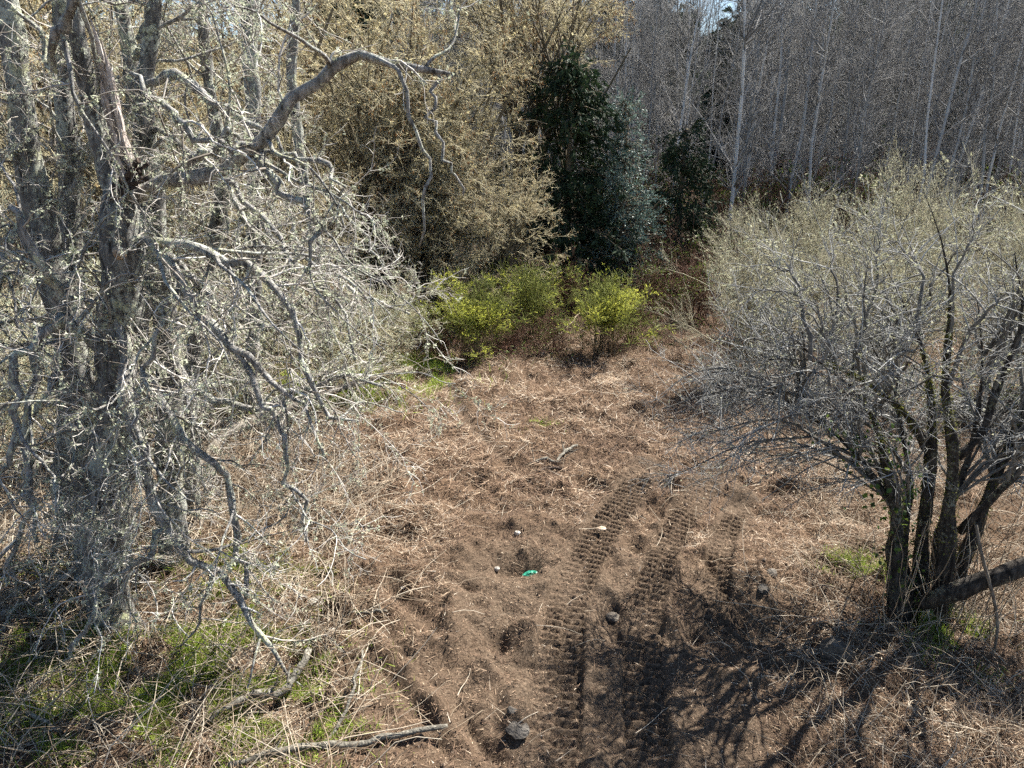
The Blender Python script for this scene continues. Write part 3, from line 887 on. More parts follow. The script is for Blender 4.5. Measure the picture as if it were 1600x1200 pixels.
# ------------------------------------------------------------------ dead lichen-covered trees on the left
def dead_tree(name, label, trunk_pts, limbs, n1, n2, n3, nl, seed, quiet=(), bias=(.25, -.05, .02), sides=14):
    global rng
    rng = np.random.default_rng(seed)
    tpol, trad = limb(trunk_pts, 30, .06)
    b0 = tpol[0].copy(); b0[2] = gz(b0[0], b0[1])
    r = root(name, b0, label, "tree")
    a = Acc()
    trad = trad * .88 * (1 + .10 * rng.normal(0, 1, 30)).clip(.8, 1.25)
    tubes(a, tpol, trad, sides, cap=True, rough=.22, seed=seed)
    part("trunk", a, M['bark_lichen'], r)
    pol, rad = [], []
    for pts in limbs:
        p, q = limb(pts, 16, .05)
        q = q * .92; p[1:-1] += rng.normal(0, .028, (14, 3))
        bank = np.concatenate([cr(x_, 60) for x_ in pol + [tpol]])
        dd = np.linalg.norm(bank - p[0], axis=1)
        if dd.min() < .6: p += (bank[dd.argmin()] - p[0]) * np.linspace(1, 0, 16)[:, None] ** .7
        pol.append(p); rad.append(q * (1 + .09 * rng.normal(0, 1, 16)).clip(.8, 1.2))
        m = Acc(); tubes(m, p, rad[-1], 7, cap=True, rough=.2, seed=len(pol))
        part("limb", m, M['limb_bark'], r)
    tp16 = tpol[np.linspace(0, 29, 16).astype(int)][None]; tr16 = trad[np.linspace(0, 29, 16).astype(int)][None]
    src = np.concatenate([np.array(pol), tp16]) if pol else tp16
    sr = np.concatenate([np.array(rad), tr16]) if pol else tr16
    keep = [k_ for k_ in range(len(src)) if k_ not in quiet]
    src, sr = src[keep], sr[keep]
    l0, q0 = sprout(src, sr, max(n1 // 8, 8), (.9, 2.3), (30, 80), 12, .04, .19, .1, 1, .5, .02, .009, .3, bias=bias)
    m = Acc(); tubes(m, l0, q0, 5, rough=.2); part("branches", m, M['limb_bark'], r, kind="stuff")
    n1 = int(n1 * .8)
    wk = np.concatenate([src[:, np.linspace(0, 15, 12).astype(int)], l0]); wr = np.concatenate([sr[:, np.linspace(0, 15, 12).astype(int)], q0])
    l1, q1 = sprout(wk, wr, n1, (.3, 1.2), (30, 85), 8, .06, .22, .12, 1, .5, .011, .0045, .4, bias=np.asarray(bias) * .5)
    n2 = int(n2 * .66); n3 = int(n3 * .55); nl = int(nl * .75)
    l2, q2 = sprout(l1, q1, n2, (.15, .6), (25, 80), 5, .025, .3, .1, 1, .6, .006, .0034, .5)
    l3, q3 = sprout(l2, q2, n3, (.05, .25), (25, 80), 3, .03, .3, .1, 1, .7, .0034, .0028, .6)
    b = Acc(); tubes(b, l1, q1, 4); tubes(b, l2, q2, 3); tubes(b, l3, q3, 3)
    twigs = part("twigs", b, M['dead_twig'], r, kind="stuff")
    c = Acc()
    tufts(c, src, sr, nl // 2, 7, (.008, .022), .012)
    tufts(c, l1, q1, int(nl * 1.6), 7, (.008, .022), .012, hang=.015)
    tufts(c, l2, q2, int(nl * 1.8), 5, (.007, .018), .011, hang=.012)
    part("lichen", c, M['lichen'], twigs, kind="stuff")
    return r, src, sr


TA = 6.2
limbsA = [
    [(215, 305, 6.2, 14), (330, 281, 6.05, 13), (395, 262, 5.95, 12), (425, 235, 5.9, 12), (460, 192, 5.85, 11), (500, 147, 5.8, 10), (550, 112, 5.8, 9), (620, 107, 5.8, 8), (670, 121, 5.8, 6), (710, 120, 5.8, 3)],
    [(425, 262, 5.92, 7), (455, 300, 5.8, 7), (480, 325, 5.75, 6), (512, 350, 5.7, 5), (508, 385, 5.65, 4), (488, 420, 5.6, 3)],
    [(432, 258, 5.95, 4), (470, 258, 5.9, 4), (520, 270, 5.85, 5), (530, 310, 5.8, 3), (515, 360, 5.75, 2)],
    [(585, 117, 5.8, 4), (620, 137, 5.7, 4), (645, 190, 5.65, 3.5), (665, 240, 5.6, 3), (664, 300, 5.6, 2.5), (660, 370, 5.6, 2)],
    [(676, 128, 5.8, 4), (675, 190, 5.7, 3), (692, 260, 5.7, 2.5), (715, 310, 5.7, 1.5)],
    [(225, 390, 6.15, 9), (300, 395, 6.0, 9), (360, 408, 5.9, 8), (420, 425, 5.85, 8), (460, 458, 5.8, 7), (470, 510, 5.75, 6), (483, 570, 5.7, 5), (505, 630, 5.7, 5), (525, 655, 5.7, 4), (560, 665, 5.7, 2)],
    [(225, 405, 6.1, 9), (285, 455, 5.95, 8), (310, 495, 5.85, 8), (345, 535, 5.8, 8), (385, 552, 5.75, 6), (420, 585, 5.7, 6), (480, 632, 5.65, 3), (520, 700, 5.6, 2)],
    [(230, 560, 6.1, 10), (285, 640, 5.95, 9), (310, 680, 5.9, 8), (350, 708, 5.85, 8), (378, 755, 5.8, 7), (397, 850, 5.8, 6), (410, 890, 5.8, 5), (395, 935, 5.8, 3)],
    [(205, 480, 6.0, 13), (207, 580, 5.8, 13), (220, 670, 5.6, 13), (240, 760, 5.5, 11), (262, 840, 5.45, 9), (305, 895, 5.4, 8), (365, 945, 5.4, 7), (415, 1000, 5.4, 5), (462, 1045, 5.4, 3), (490, 1090, 5.4, 2)],
    [(205, 115, 5.9, 4), (255, 165, 5.85, 5), (290, 212, 5.8, 5), (345, 232, 5.8, 5), (405, 255, 5.85, 5)],
    [(220, 400, 5.6, 5), (200, 490, 5.5, 5), (178, 575, 5.45, 4), (155, 650, 5.4, 3), (140, 720, 5.4, 2), (160, 780, 5.4, 1.5)],
    [(178, 575, 5.45, 3.5), (190, 660, 5.4, 3), (172, 750, 5.4, 2), (180, 800, 5.4, 1.5)],
    [(165, 560, 6.2, 11), (125, 525, 6.1, 10), (95, 492, 6.0, 10), (75, 440, 5.9, 9), (45, 380, 5.8, 7), (20, 330, 5.8, 5)],
    [(95, 495, 6.0, 9), (45, 540, 5.8, 8), (18, 600, 5.6, 7), (25, 670, 5.5, 7), (8, 730, 5.4, 5), (-20, 790, 5.4, 4)],
    [(360, 545, 5.8, 5), (395, 600, 5.7, 5), (430, 680, 5.6, 4.5), (448, 730, 5.6, 4), (475, 800, 5.6, 3), (480, 850, 5.6, 2)],
    [(268, 285, 5.9, 7), (290, 262, 5.85, 8), (330, 245, 5.8, 6), (372, 222, 5.8, 4)],
    [(262, 840, 5.45, 6), (225, 880, 5.3, 5), (165, 920, 5.2, 4), (125, 985, 5.1, 3.5), (100, 1040, 5.1, 2)],
    [(128, -40, 5.9, 9), (112, 20, 5.9, 9), (88, 70, 5.95, 8), (62, 120, 6.0, 6), (40, 60, 6.0, 4), (10, 20, 6.0, 3)],
]
treeA, srcA, srA = dead_tree("dead_tree", "thick lichen-crusted broken trunk with splintered top and long arching limb",
                             [(178, 1020, 6.2, 46), (172, 930, 6.2, 40), (172, 800, 6.2, 36), (182, 650, 6.2, 36), (196, 500, 6.2, 35), (206, 380, 6.2, 33), (198, 292, 6.2, 26)],
                             limbsA, 330, 2500, 5200, 1300, 500, quiet=(3, 4))
p, q = limb([(186, 310, 6.25, 20), (170, 265, 6.28, 17), (150, 190, 6.3, 15), (135, 110, 6.3, 13), (122, 40, 6.3, 11), (112, -30, 6.3, 9)], 20, .02)
m = Acc(); tubes(m, p, q, 12, cap=True, rough=.25, seed=31); top_ = part("trunk_top", m, M['bark_lichen'], treeA)
rs = np.random.default_rng(33)
for k in range(15):                       # torn fibres of split wood along the broken top
    f0, f1 = (rs.uniform(0, .25), rs.uniform(.35, .95)) if k < 11 else (rs.uniform(0, .05), rs.uniform(.12, .25))
    off = rs.uniform(2, 24); yy = 6.2 + rs.uniform(-.07, .07)
    pts = []
    for f in np.linspace(f0, f1, 5):
        cx_ = np.interp(f, [0, .25, .55, .8, 1], [196, 176, 156, 142, 128]); cy_ = 296 - 290 * f
        pts.append((cx_ + off * (1 - .35 * f) + rs.normal(0, 1.5), cy_, yy, rs.uniform(2.5, 5.5)))
    pts[-1] = (pts[-1][0], pts[-1][1], yy, .6)
    p, q = limb(pts, 12, .012)
    m = Acc(); tubes(m, p, q, 5, rough=.9, seed=k)
    part("splinter", m, M['bare_wood'], top_, smooth=False, label="pale pinkish strip of bare split wood")
for k in range(7):                        # snapped rotten stub
    o_ = rs.normal(0, 6, 2)
    p, q = limb([(180 + o_[0], 298 + o_[1], 6.12, 4.5), (206 + o_[0], 286 + o_[1], 5.98, 4.5), (rs.uniform(214, 238), 272 + o_[1] * 2.0, 5.88 + rs.normal(0, .03), rs.uniform(1.5, 5))], 9, .015)
    m = Acc(); tubes(m, p, q, 6, cap=True, rough=.7, seed=90 + k); part("broken_stub", m, M['rot_wood'], treeA, smooth=False, label="dark rotten snapped wood")
p, q = limb([(188, 398, 6.0, 9), (184, 392, 5.86, 8)], 4)
m = Acc(); tubes(m, p, q, 10, cap=True, rough=.15, seed=4); part("sawn_stub", m, M['pale_wood'], treeA, label="round sawn stub with pale brown face")

dead_tree("dead_tree", "leaning lichen-grey trunk at the left edge, cut by the frame top",
          [(145, 990, 7.0, 36), (140, 720, 7.0, 27), (112, 520, 7.0, 26), (72, 340, 7.0, 25), (45, 150, 7.0, 21), (20, -60, 7.0, 18)],
          [[(75, 340, 6.9, 8), (30, 400, 6.7, 7), (5, 470, 6.5, 6), (-30, 540, 6.4, 5)],
           [(100, 470, 6.9, 8), (60, 600, 6.6, 7), (40, 700, 6.4, 6), (55, 780, 6.2, 5), (20, 880, 6.1, 4), (25, 940, 6.1, 3)],
           [(55, 215, 6.9, 6), (20, 250, 6.7, 5), (-20, 330, 6.5, 4)]], 150, 1300, 2600, 700, 501, bias=(-.1, -.2, -.1))
dead_tree("dead_tree", "upright lichen-grey trunk between leaning trunk and splintered trunk",
          [(112, 985, 7.6, 28), (106, 640, 7.6, 22), (98, 420, 7.6, 20), (97, 220, 7.6, 18), (84, 60, 7.6, 15), (78, -70, 7.6, 13)],
          [[(98, 300, 7.5, 6), (140, 240, 7.3, 5), (165, 160, 7.2, 4), (200, 120, 7.1, 3)],
           [(104, 560, 7.5, 7), (60, 640, 7.2, 6), (45, 760, 7.0, 5), (60, 850, 6.9, 3)]], 110, 900, 1800, 500, 502)
dead_tree("dead_tree", "straight lichen-grey trunk just behind the splintered trunk's right side",
          [(270, 955, 7.3, 30), (264, 700, 7.3, 24), (262, 520, 7.3, 22), (246, 380, 7.3, 18), (232, 220, 7.3, 15), (226, 90, 7.3, 14), (240, -60, 7.3, 13)],
          [[(228, 130, 7.2, 8), (262, 110, 7.0, 8), (300, 130, 6.9, 8), (335, 165, 6.8, 6), (400, 200, 6.7, 4), (430, 245, 6.6, 3)],
           [(250, 400, 7.2, 7), (300, 440, 7.0, 6), (340, 490, 6.8, 6), (420, 520, 6.6, 5), (470, 470, 6.5, 3)],
           [(240, 190, 7.2, 6), (330, 250, 7.0, 5), (420, 330, 6.8, 5), (470, 420, 6.7, 4), (540, 470, 6.6, 3), (560, 560, 6.5, 2)],
           [(262, 560, 7.2, 8), (330, 620, 7.0, 7), (420, 640, 6.8, 5), (520, 600, 6.6, 4), (600, 610, 6.5, 2.5)]], 190, 1500, 3000, 800, 503)
dead_tree("dead_tree", "thin mossy trunk rising behind the arching limb near the frame top",
          [(300, 800, 8.4, 16), (300, 600, 8.4, 14), (330, 400, 8.4, 12), (345, 250, 8.4, 11), (325, 120, 8.4, 10), (300, -60, 8.4, 9)],
          [[(345, 260, 8.3, 6), (370, 330, 8.1, 5), (420, 400, 8.0, 4), (450, 500, 7.9, 3)],
           [(330, 150, 8.3, 5), (365, 200, 8.2, 4), (355, 300, 8.1, 3), (350, 380, 8.0, 2)]], 110, 900, 1700, 600, 504)
dead_tree("dead_tree", "dark lichen-spotted trunk behind, cut off by the frame top above the arching limb",
          [(395, 640, 11.5, 13), (400, 420, 11.5, 13), (402, 200, 11.5, 13), (395, 100, 11.5, 14), (385, -80, 11.5, 13)],
          [[(402, 220, 11.4, 5), (440, 300, 11.2, 4), (490, 420, 11.0, 3), (540, 480, 10.8, 2)],
           [(400, 330, 11.4, 5), (470, 420, 11, 4), (530, 440, 10.8, 3), (580, 490, 10.6, 2)]], 90, 700, 1400, 400, 505)
dead_tree("dead_tree", "tilted dark trunk right of the lichen-spotted one, cut by the frame top",
          [(520, 620, 13, 9), (500, 420, 13, 9), (470, 250, 13, 9), (455, 120, 13, 9), (470, -60, 13, 8)],
          [[(500, 400, 12.9, 4), (560, 470, 12.7, 3.5), (590, 480, 12.5, 3), (640, 500, 12.3, 2)],
           [(480, 280, 12.9, 4), (540, 330, 12.7, 3), (600, 420, 12.4, 2)]], 90, 700, 1400, 400, 506)
dead_tree("dead_tree", "slender grey trunk beside the splintered top, leaning slightly right",
          [(205, 700, 7.8, 17), (215, 500, 7.8, 16), (222, 320, 7.8, 15), (205, 120, 7.8, 14), (180, -60, 7.8, 13)],
          [[(205, 110, 7.7, 7), (225, 60, 7.6, 6), (240, 0, 7.5, 5), (250, -50, 7.5, 4)]], 70, 500, 1000, 400, 507)


# ------------------------------------------------------------------ dark multi-stemmed tree on the right
rng = np.random.default_rng(600)
stems = [
    [(1408, 965, 6.5, 30), (1398, 870, 6.55, 24), (1402, 790, 6.6, 18), (1388, 725, 6.65, 14), (1368, 660, 6.7, 11), (1345, 618, 6.7, 9), (1290, 570, 6.7, 6), (1230, 520, 6.7, 4)],
    [(1442, 960, 6.65, 28), (1438, 870, 6.7, 22), (1452, 760, 6.75, 18), (1460, 650, 6.8, 15), (1450, 560, 6.8, 11), (1420, 480, 6.8, 7), (1380, 400, 6.8, 3)],
    [(1470, 935, 6.4, 26), (1482, 820, 6.4, 21), (1490, 710, 6.4, 18), (1478, 610, 6.4, 15), (1484, 510, 6.4, 12), (1482, 440, 6.4, 7), (1468, 370, 6.4, 4), (1440, 290, 6.4, 1.5)],
    [(1488, 925, 6.8, 24), (1530, 810, 6.9, 17), (1572, 700, 7.1, 14), (1610, 620, 7.3, 12), (1660, 540, 7.5, 9), (1700, 450, 7.5, 5)],
    [(1446, 700, 6.75, 13), (1425, 665, 6.7, 12), (1405, 638, 6.65, 9), (1350, 590, 6.5, 6), (1280, 560, 6.3, 4), (1200, 560, 6.1, 3)],
    [(1490, 720, 6.45, 13), (1530, 680, 6.5, 12), (1560, 600, 6.6, 11), (1590, 500, 6.6, 7), (1580, 400, 6.6, 4)],
    [(1500, 830, 6.5, 12), (1560, 770, 6.3, 11), (1610, 720, 6.2, 9), (1680, 640, 6.1, 6)],
    [(1425, 955, 6.6, 17), (1412, 860, 6.75, 13), (1425, 760, 6.9, 11), (1418, 690, 7.0, 9), (1400, 600, 7.1, 6), (1360, 520, 7.2, 3)],
    [(1465, 940, 6.75, 16), (1462, 850, 6.9, 13), (1500, 760, 7.1, 11), (1530, 660, 7.3, 9), (1540, 560, 7.4, 6), (1530, 470, 7.5, 3)],
    [(1400, 800, 6.6, 10), (1360, 740, 6.7, 8), (1320, 690, 6.9, 6), (1250, 640, 7.1, 4), (1180, 600, 7.2, 2)],
]
b0 = G(1440, 955)
apple = root("apple_tree", b0, "dark mossy multi-stemmed bare tree with wide drooping twiggy crown, at the clearing's right", "tree")
sp, sr = [], []
for k, s in enumerate(stems):
    p, q = limb(s, 18, .03)
    if k < 4 or k in (7, 8): p[0, 2] -= .15
    q = q * .51 * np.interp(np.linspace(0, 1, 18), [0, .45, .75, 1], [1, 1, .6, .5]) * (1 + .13 * rng.normal(0, 1, 18)).clip(.75, 1.3)
    m = Acc(); tubes(m, p, q, 10, cap=True, rough=.22, seed=k)
    part("trunk" if k < 4 or k in (7, 8) else "limb", m, M['apple_bark'], apple)
    sp.append(p); sr.append(q)
sp, sr = np.array(sp), np.array(sr)
m = Acc()
p, q = limb([(1440, 945, 6.3, 10), (1480, 928, 6.1, 14), (1530, 910, 6.0, 14), (1600, 888, 5.9, 13), (1690, 860, 5.8, 11)], 14, .02)
tubes(m, p, q, 9, cap=True, rough=.25); part("low_limb", m, M['apple_bark'], apple, label="thick dark low limb reaching out of frame")
m = Acc()
p, q = limb([(1525, 820, 6.0, 2.2), (1536, 880, 5.9, 2.6), (1553, 940, 5.9, 2.4), (1556, 990, 5.9, 2.2), (1545, 1045, 5.95, 1.8)], 10, .02)
tubes(m, p, q, 6); part("hanging_vine", m, M['log'], apple)
# limbs arching to the crown envelope
NL = 110
th = rng.uniform(0, 2 * math.pi, NL); rr_ = np.sqrt(rng.uniform(.12, 1, NL))
cx, cy = 4.15, 6.95
tx = cx + np.cos(th) * rr_ * np.where(np.cos(th) < 0, 2.7, 3.3); ty = cy + np.sin(th) * rr_ * np.where(np.sin(th) < 0, 1.5, 1.5)
tz = 4.2 - 2.35 * rr_ ** 2.2 + rng.normal(0, .35, NL) - .5 * rng.random(NL)
tgt = np.c_[tx, ty, tz]
allp = sp[:, 6:15].reshape(-1, 3); 
st = np.empty((NL, 3))
for k in range(NL):
    d = np.linalg.norm(allp[:, :2] - tgt[k, :2], axis=1) + 1.2 * np.abs(allp[:, 2] - (tgt[k, 2] - .9)) + rng.random(len(allp)) * 1.0
    st[k] = allp[np.argmin(d)]
s = np.linspace(0, 1, 10)[None, :, None]
D = np.linalg.norm(tgt - st, axis=1)[:, None, None]
c1 = st[:, None] + (tgt - st)[:, None] * .3 + np.array([0, 0, .38]) * D
c2 = tgt[:, None] - (tgt - st)[:, None] * .3 + np.array([0, 0, .25]) * D
l0 = (1 - s) ** 3 * st[:, None] + 3 * (1 - s) ** 2 * s * c1 + 3 * (1 - s) * s ** 2 * c2 + s ** 3 * tgt[:, None]
l0[:, 1:] += np.cumsum(rng.normal(0, .035, (NL, 9, 3)), 1)
q0 = np.linspace(.022, .004, 10)[None] * rng.uniform(.6, 1.2, (NL, 1))
m = Acc(); tubes(m, l0, q0, 5); part("branches", m, M['apple_branch'], apple)
l1, q1 = sprout(np.concatenate([l0]), q0, 1000, (.35, 1.1), (25, 70), 6, .06, .14, .15, 1, .6, .010, .0035, .4)
ws, wq = sprout(l0, q0, 420, (.35, 1.25), (20, 70), 6, -.02, .10, .4, 1, .6, .005, .003, .4, up=1.0)
l1 = np.concatenate([l1, ws]); q1 = np.concatenate([q1, wq])
l2, q2 = sprout(l1, q1, 6200, (.12, .42), (25, 75), 3, .03, .2, .1, 1, .7, .005, .0026, .6)
l3, q3 = sprout(l2, q2, 8000, (.05, .2), (25, 75), 2, .0, .25, .1, 1, .8, .003, .0022, .7)
m = Acc(); tubes(m, l1, q1, 4); tubes(m, l2, q2, 3); tubes(m, l3, q3, 3)
crown = part("crown", m, M['apple_twig'], apple)
m = Acc(); n = 30000
p, tan, _, _ = sample(np.concatenate([l3]), q3, n, .3, 1)
k = rng.random(n) < sstep(2.4, 3.7, p[:, 2]) * .9 + .1
flakes(m, p[k] + rng.normal(0, .006, (k.sum(), 3)), (.007, .02), rng.random(k.sum()), 1.2, tan[k])
part("buds", m, M['bud'], crown, kind="stuff")
m = Acc()
tufts(m, sp[:5], sr[:5], 1500, 6, (.008, .02), .012, .1, .75)
part("moss", m, M['moss'], apple, kind="stuff")
m = Acc()
p, _, _, _ = sample(sp[[0, 9, 7]], sr[[0, 9, 7]], 420, .05, .6)
leaves(m, p + rng.normal(0, .11, p.shape), (.04, .08), .8, rng.random(len(p)))
part("ivy", m, M['ivy'], apple, kind="stuff")
# upright suckers round the foot
m = Acc()
n = 130
az = rng.uniform(0, 6.28, n); rr_ = rng.uniform(.1, .75, n)
st = np.c_[b0[0] + .1 + np.cos(az) * rr_ * 1.2, b0[1] + np.sin(az) * rr_ * .7, np.zeros(n)]
st[:, 2] = ground(st[:, 0], st[:, 1]) - .02
pol = np.repeat(st[:, None], 6, 1); d = unit(rng.normal(0, .25, (n, 3)) + np.array([0, 0, 1.])); L = rng.uniform(.4, 1.7, n)
for k in range(1, 6):
    pol[:, k] = pol[:, k - 1] + d * (L / 5)[:, None]; d = unit(d + rng.normal(0, .14, (n, 3)))
tubes(m, pol, np.linspace(.006, .002, 6)[None] * np.ones((n, 1)), 3)
part("suckers", m, M['cane'], apple, kind="stuff")


# ------------------------------------------------------------------ logs, sticks, stones and scraps
def ground_log(name, label, pts, mat, cat="log", sides=10, rough=.25, seed=0, P=14, moss=0):
    """pts: (px, py, radius px, lift) lying on the ground"""
    global rng
    rng = np.random.default_rng(700 + seed)
    w = []
    for px, py, r, lift in pts:
        x, y = gxy(px, py)
        rad = r * (y * CP + CAM_H * SP) / F
        w.append((x, y, gz(x, y) + rad * .7 + lift, rad))
    c = cr(np.array(w), P); c[:, 3] *= .64; c[:, 2] -= .02; c[1:-1, :2] += rng.normal(0, .012, (P - 2, 2))
    r_ = root(name, c[0, :3], label, cat)
    a = Acc(); tubes(a, c[:, :3], c[:, 3] * (1 + .1 * rng.normal(0, 1, P)).clip(.75, 1.3), sides, cap=True, rough=rough, seed=seed)
    wd_ = part("wood", a, mat, r_)
    if moss:
        b = Acc(); tufts(b, c[None, :, :3], c[None, :, 3], moss, 6, (.01, .03), .012); part("moss", b, M['moss'], wd_, kind="stuff")
    l1, q1 = sprout(c[None, :, :3], c[None, :, 3], 5, (.1, .5), (40, 80), 5, .0, .2, .1, .95, .35, .02, .003, .5, up=.4)
    b = Acc(); tubes(b, l1, q1, 4); part("stubs", b, mat, r_)
    return r_


ground_log("fallen_log", "long dark fallen log lying under the lichen shrubs", [(300, 752, 12, .0), (355, 705, 13, .15), (410, 685, 14, .3), (500, 648, 12, .3), (570, 622, 10, .3), (645, 606, 7, .3)], M['log'], "log", 12, .3, 1)
ground_log("fallen_log", "green moss-covered log beside the broken trunk's foot", [(300, 905, 8, 0), (370, 893, 9, 0), (440, 888, 9, 0), (525, 897, 7, 0)], M['log'], "log", 10, .3, 2, moss=900)
ground_log("dead_branch", "forked grey dead branch with a mossy stub among green weeds", [(300, 1158, 4, .05), (350, 1130, 6, .12), (395, 1110, 9, .15), (445, 1106, 11, .15), (488, 1060, 8, .3)], M['grey_log'], "branch", 9, .25, 3, moss=60)
ground_log("dead_branch", "long pale grey stick at the bottom edge, pointing to the rut", [(360, 1212, 8, .05), (450, 1192, 9, .06), (560, 1176, 8, .06), (640, 1166, 7, .06), (700, 1153, 5, .08)], M['grey_log'], "branch", 9, .2, 4)
ground_log("dead_branch", "thin bent grey stick curving up from the bottom edge", [(505, 1170, 4, .02), (530, 1145, 5, .06), (555, 1110, 4, .15), (571, 1068, 3, .3)], M['grey_log'], "branch", 7, .2, 5)
ground_log("dead_branch", "curved white-tipped branch lying in the straw mid-clearing", [(822, 730, 3, .0), (850, 724, 4, .02), (868, 728, 4, .02), (878, 717, 4, .03), (902, 706, 3, .05)], M['grey_log'], "branch", 8, .2, 6)
ground_log("dead_branch", "short reddish stick just below the curved white-tipped branch", [(838, 738, 3, .02), (860, 735, 4, .03), (882, 741, 4, .02)], M['rot_wood'], "branch", 8, .2, 7)
ground_log("fallen_log", "short pale tan log piece near the drooping dead branches", [(548, 772, 4, -.02), (585, 768, 5.5, -.01), (620, 760, 5, -.01)], M['pale_wood'], "log", 9, .25, 8)
ground_log("dead_branch", "pale stick beyond the tread marks, right of the straw heap", [(995, 775, 1.6, .0), (1028, 757, 2.2, .01), (1048, 749, 2, .01)], M['pale_wood'], "branch", 7, .2, 9)
ground_log("dead_branch", "short white stick on straw below the twiggy crown", [(1198, 738, 3.5, .02), (1215, 734, 4, .02), (1232, 730, 3.5, .02)], M['pale_wood'], "branch", 7, .2, 10)
ground_log("dead_branch", "thin brown pole slanting in front of the broom", [(842, 552, 1.6, .05), (870, 540, 1.7, .25), (905, 520, 1.3, .55)], M['cane'], "branch", 7, .2, 11)
ground_log("dead_branch", "short dark stick lying across the rut", [(545, 968, 3, .02), (575, 968, 4, .04), (606, 961, 3, .04)], M['grey_log'], "branch", 7, .2, 12)
ground_log("dead_branch", "pale brown branch at the left edge in the undergrowth", [(-10, 990, 5, .05), (60, 955, 6, .1), (130, 920, 7, .15)], M['cane'], "branch", 8, .2, 13)
ground_log("dead_branch", "thin pale branch low at the left edge", [(-10, 1128, 4, .04), (50, 1138, 5, .06), (100, 1158, 4, .05)], M['grey_log'], "branch", 8, .2, 14)
ground_log("dead_branch", "mossy yellow limb lying behind the bright broom", [(640, 434, 4, .1), (700, 432, 4, .2), (750, 430, 3, .3)], M['moss'], "branch", 8, .2, 15)


def rock(name, label, px, py, r, mat, seed, cat="stone", squash=.65, sink=.36, rough=.3):
    rr = np.random.default_rng(seed)
    nu, nv = 18, 12
    th = np.arange(nu) / nu * 2 * math.pi; ph = np.linspace(0, math.pi, nv)
    T, Pp = np.meshgrid(th, ph)
    d = np.stack([np.cos(T) * np.sin(Pp), np.sin(T) * np.sin(Pp), np.cos(Pp)], -1)
    k = unit(rr.normal(0, 1, (14, 3))); h = rr.uniform(.55, .9, 14)
    rad = np.ones(T.shape)
    for kk, hh in zip(k, h): rad = np.minimum(rad, hh / np.maximum(d @ kk, 1e-3))
    rad *= 1 + rough * .35 * (rr.random(T.shape) - .5); rad[0] = rad[0].mean(); rad[-1] = rad[-1].mean()
    v = d * rad[..., None] * r * np.array([rr.uniform(.85, 1.15), rr.uniform(.85, 1.15), squash])
    loc = G(px, py); loc[2] += r * squash * (1 - sink * 2)
    ix = np.arange(nu * nv).reshape(nv, nu)
    a, b = ix[:-1], ix[1:]
    acc = Acc().add(v.reshape(-1, 3), np.stack([a, b, np.roll(b, -1, 1), np.roll(a, -1, 1)], -1).reshape(-1, 4), None, rr.random())
    o = link(name, acc.mesh(name, mat, smooth=False))
    o.location = tuple(loc)
    return tag(o, label, cat)


rock("boulder", "rounded grey boulder in the dark tree's shadow", 1303, 1026, .185, M['stone'], 1, "boulder", .75, .3)
rock("stone", "dark rounded stone by the bottom edge beside the left track", 808, 1154, .10, M['stone'], 2, "stone", .6, .55)
rock("stone", "small tan stone on the bank left of the dark stems, upper of two", 1203, 912, .085, M['stone'], 3)
rock("stone", "small tan stone on the bank left of the dark stems, lower of two", 1190, 938, .08, M['stone'], 4)
rock("soil_clod", "dark clod in the hollow between the tracks", 958, 952, .09, M['log'], 5, "clod")
rock("stone", "small stone left of the middle track", 800, 1128, .045, M['stone'], 6)
rock("stone", "flat pale stone beside the left tread marks", 938, 836, .065, M['pale_wood'], 7, "stone", .22, .2)
rock("stone", "small pale stone in the right tread marks", 1108, 920, .05, M['stone'], 8)
rock("wood_chunk", "white wood chunk beside the left ruts", 497, 938, .10, M['white_scrap'], 9, "wood chunk", .4, .05, .4)
rock("wood_chunk", "small white wood chip below the white chunk", 521, 995, .05, M['white_scrap'], 10, "wood chip", .4, .05, .4)
rock("scrap", "white scrap in straw above the green plastic", 808, 840, .045, M['white_scrap'], 11, "scrap", .8, .1, .5)
rock("scrap", "white and pale scrap left of the green plastic", 777, 883, .035, M['white_scrap'], 12, "scrap", .9, .1, .5)
rock("scrap", "tiny white scrap by the ruts", 630, 914, .03, M['white_scrap'], 13, "scrap", .6, .1, .5)
rock("wood_chunk", "white chip lying on the mossy log's near side", 388, 911, .09, M['white_scrap'], 14, "wood chip", .35, .05, .5)
rock("wood_chunk", "orange-brown rotten wood chunk by the trunks", 333, 828, .09, M['rot_wood'], 15, "wood chunk", .7, .1, .5)
# crumpled green plastic
rng = np.random.default_rng(77)
th, ph = np.meshgrid(np.arange(16) / 16 * 6.283, np.linspace(.05, 1.55, 7))
rad = .085 * (1 + .55 * (rng.random(th.shape) - .5))
v = np.stack([rad * np.cos(th) * np.sin(ph) * 1.2, rad * np.sin(th) * np.sin(ph), rad * np.cos(ph) * .7], -1)
ix = np.arange(16 * 7).reshape(7, 16); a_, b_ = ix[:-1], ix[1:]
o = link("plastic_bag", Acc().add(v.reshape(-1, 3), np.stack([a_, b_, np.roll(b_, -1, 1), np.roll(a_, -1, 1)], -1).reshape(-1, 4), None, rng.random(112)).mesh("plastic_bag", M['green_plastic'], smooth=False))
o.location = tuple(G(831, 895, .01)); tag(o, "crumpled green plastic scrap lying on straw beside the left track", "plastic")


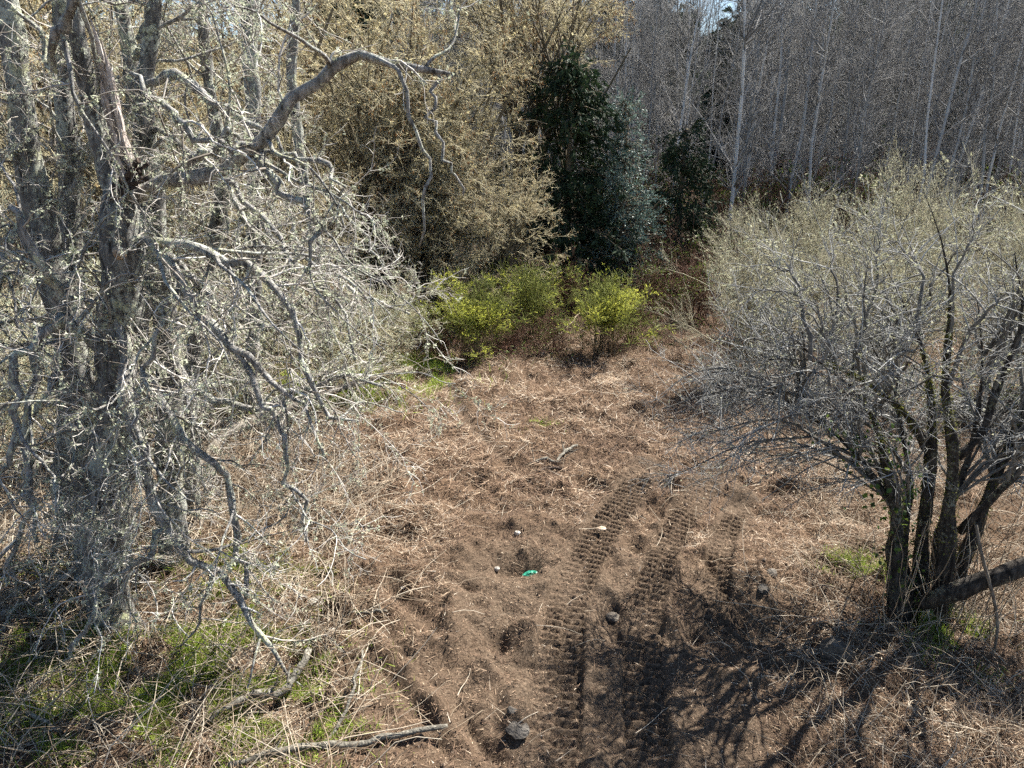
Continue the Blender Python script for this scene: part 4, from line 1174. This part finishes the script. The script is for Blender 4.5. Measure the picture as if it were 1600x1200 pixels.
# ------------------------------------------------------------------ undergrowth
def canes(acc, x, y, length, rad, el, droop, P=5, wob=.15):
    n = len(x)
    z = ground(x, y)
    az = rng.uniform(0, 6.28, n); e = np.radians(rng.uniform(el[0], el[1], n))
    d = np.c_[np.cos(az) * np.cos(e), np.sin(az) * np.cos(e), np.sin(e)]
    L = rng.uniform(length[0], length[1], n)
    pol = np.repeat(np.c_[x, y, z + .01][:, None], P, 1)
    for k in range(1, P):
        pol[:, k] = pol[:, k - 1] + d * (L / (P - 1))[:, None]
        d = unit(d + rng.normal(0, wob, (n, 3)) + np.array([0, 0, -droop]))
        g = ground(pol[:, k, 0], pol[:, k, 1]) + .012
        pol[:, k, 2] = np.maximum(pol[:, k, 2], g)
    tubes(acc, pol, np.linspace(1, .45, P)[None] * rng.uniform(rad[0], rad[1], (n, 1)), 3)


rng = np.random.default_rng(800)
und = lambda x, y: (1 - clear_mask(x, y)) * in_view(x, y) * np.clip(.2 + 1.1 * vn(x, y, .8, 60), 0, 1)
br = Acc()
x, y = scatter(11000, -8, -1.0, 3.8, 12, und, 20); canes(br, x, y, (.25, 1.1), (.003, .007), (5, 60), .16)
x, y = scatter(6500, 2.2, 8, 3.8, 12, und, 21); canes(br, x, y, (.2, .8), (.0025, .0055), (5, 60), .16)
x, y = scatter(3500, -12, -2, 12, 19, und, 22); canes(br, x, y, (.5, 1.6), (.004, .009), (15, 75), .16)
x, y = scatter(2500, 3, 16, 12, 24, und, 23); canes(br, x, y, (.5, 1.6), (.004, .009), (15, 75), .16)
x, y = scatter(420, -3, 6, 4, 16, lambda x, y: clear_mask(x, y), 24); canes(br, x, y, (.15, .6), (.002, .006), (0, 20), .2)
tag(link("dead_brush", br.mesh("dead_brush", M['cane'])), "tangle of dry dead stems and canes under the trees", "brush", None, "stuff")

gr = Acc()


def patch(px, py, r, n, h, w=.008):
    cx_, cy_ = gxy(px, py)
    n = int(n * 2.2)
    x = rng.normal(cx_, r, n); y = rng.normal(cy_, r * .8, n)
    k = vn(x, y, .25, 70) > .42
    blades(gr, x[k], y[k], (h * .5, h), (w * .6, w * 1.4), 1.0, .25 + .6 * rng.random(k.sum()), .02)


for a in [(300, 1050, .55, 3000, .2), (150, 1120, .5, 1200, .16), (60, 1050, .5, 1000, .2), (420, 1150, .4, 900, .14), (400, 960, .4, 900, .14), (340, 885, .25, 900, .16), (260, 1130, .45, 1500, .16), (180, 1040, .4, 900, .18), (420, 1060, .35, 800, .14), (340, 960, .3, 900, .16), (430, 885, .3, 500, .12), (360, 1000, .3, 500, .14), (480, 1120, .35, 600, .12),
          (120, 900, .4, 700, .2), (50, 650, .8, 900, .3), (580, 590, .9, 2600, .3, .014), (500, 620, .8, 1800, .3, .014), (640, 575, .5, 1200, .3, .014), (660, 600, .35, 600, .2, .012),
          (430, 560, 1., 1500, .3, .016), (340, 640, .8, 900, .3, .012), (1340, 880, .22, 600, .16), (1480, 975, .22, 600, .18), (1500, 1000, .3, 400, .14),
          (550, 625, .4, 500, .2), (200, 1100, .5, 800, .15), (550, 1130, .15, 160, .1), (840, 665, .2, 200, .08), (100, 560, 1., 900, .35, .012), (600, 640, .3, 300, .15), (1570, 620, 1.2, 1500, .25, .012)]:
    patch(*a)
tag(link("green_grass", gr.mesh("green_grass", M['weed'], smooth=False)), "patches of fresh green grass and weeds under the trees", "grass", None, "stuff")
tris = sum(len(me.loops) - 2 * len(me.polygons) for me in bpy.data.meshes)
print("triangles", tris, "objects", len(bpy.data.objects))
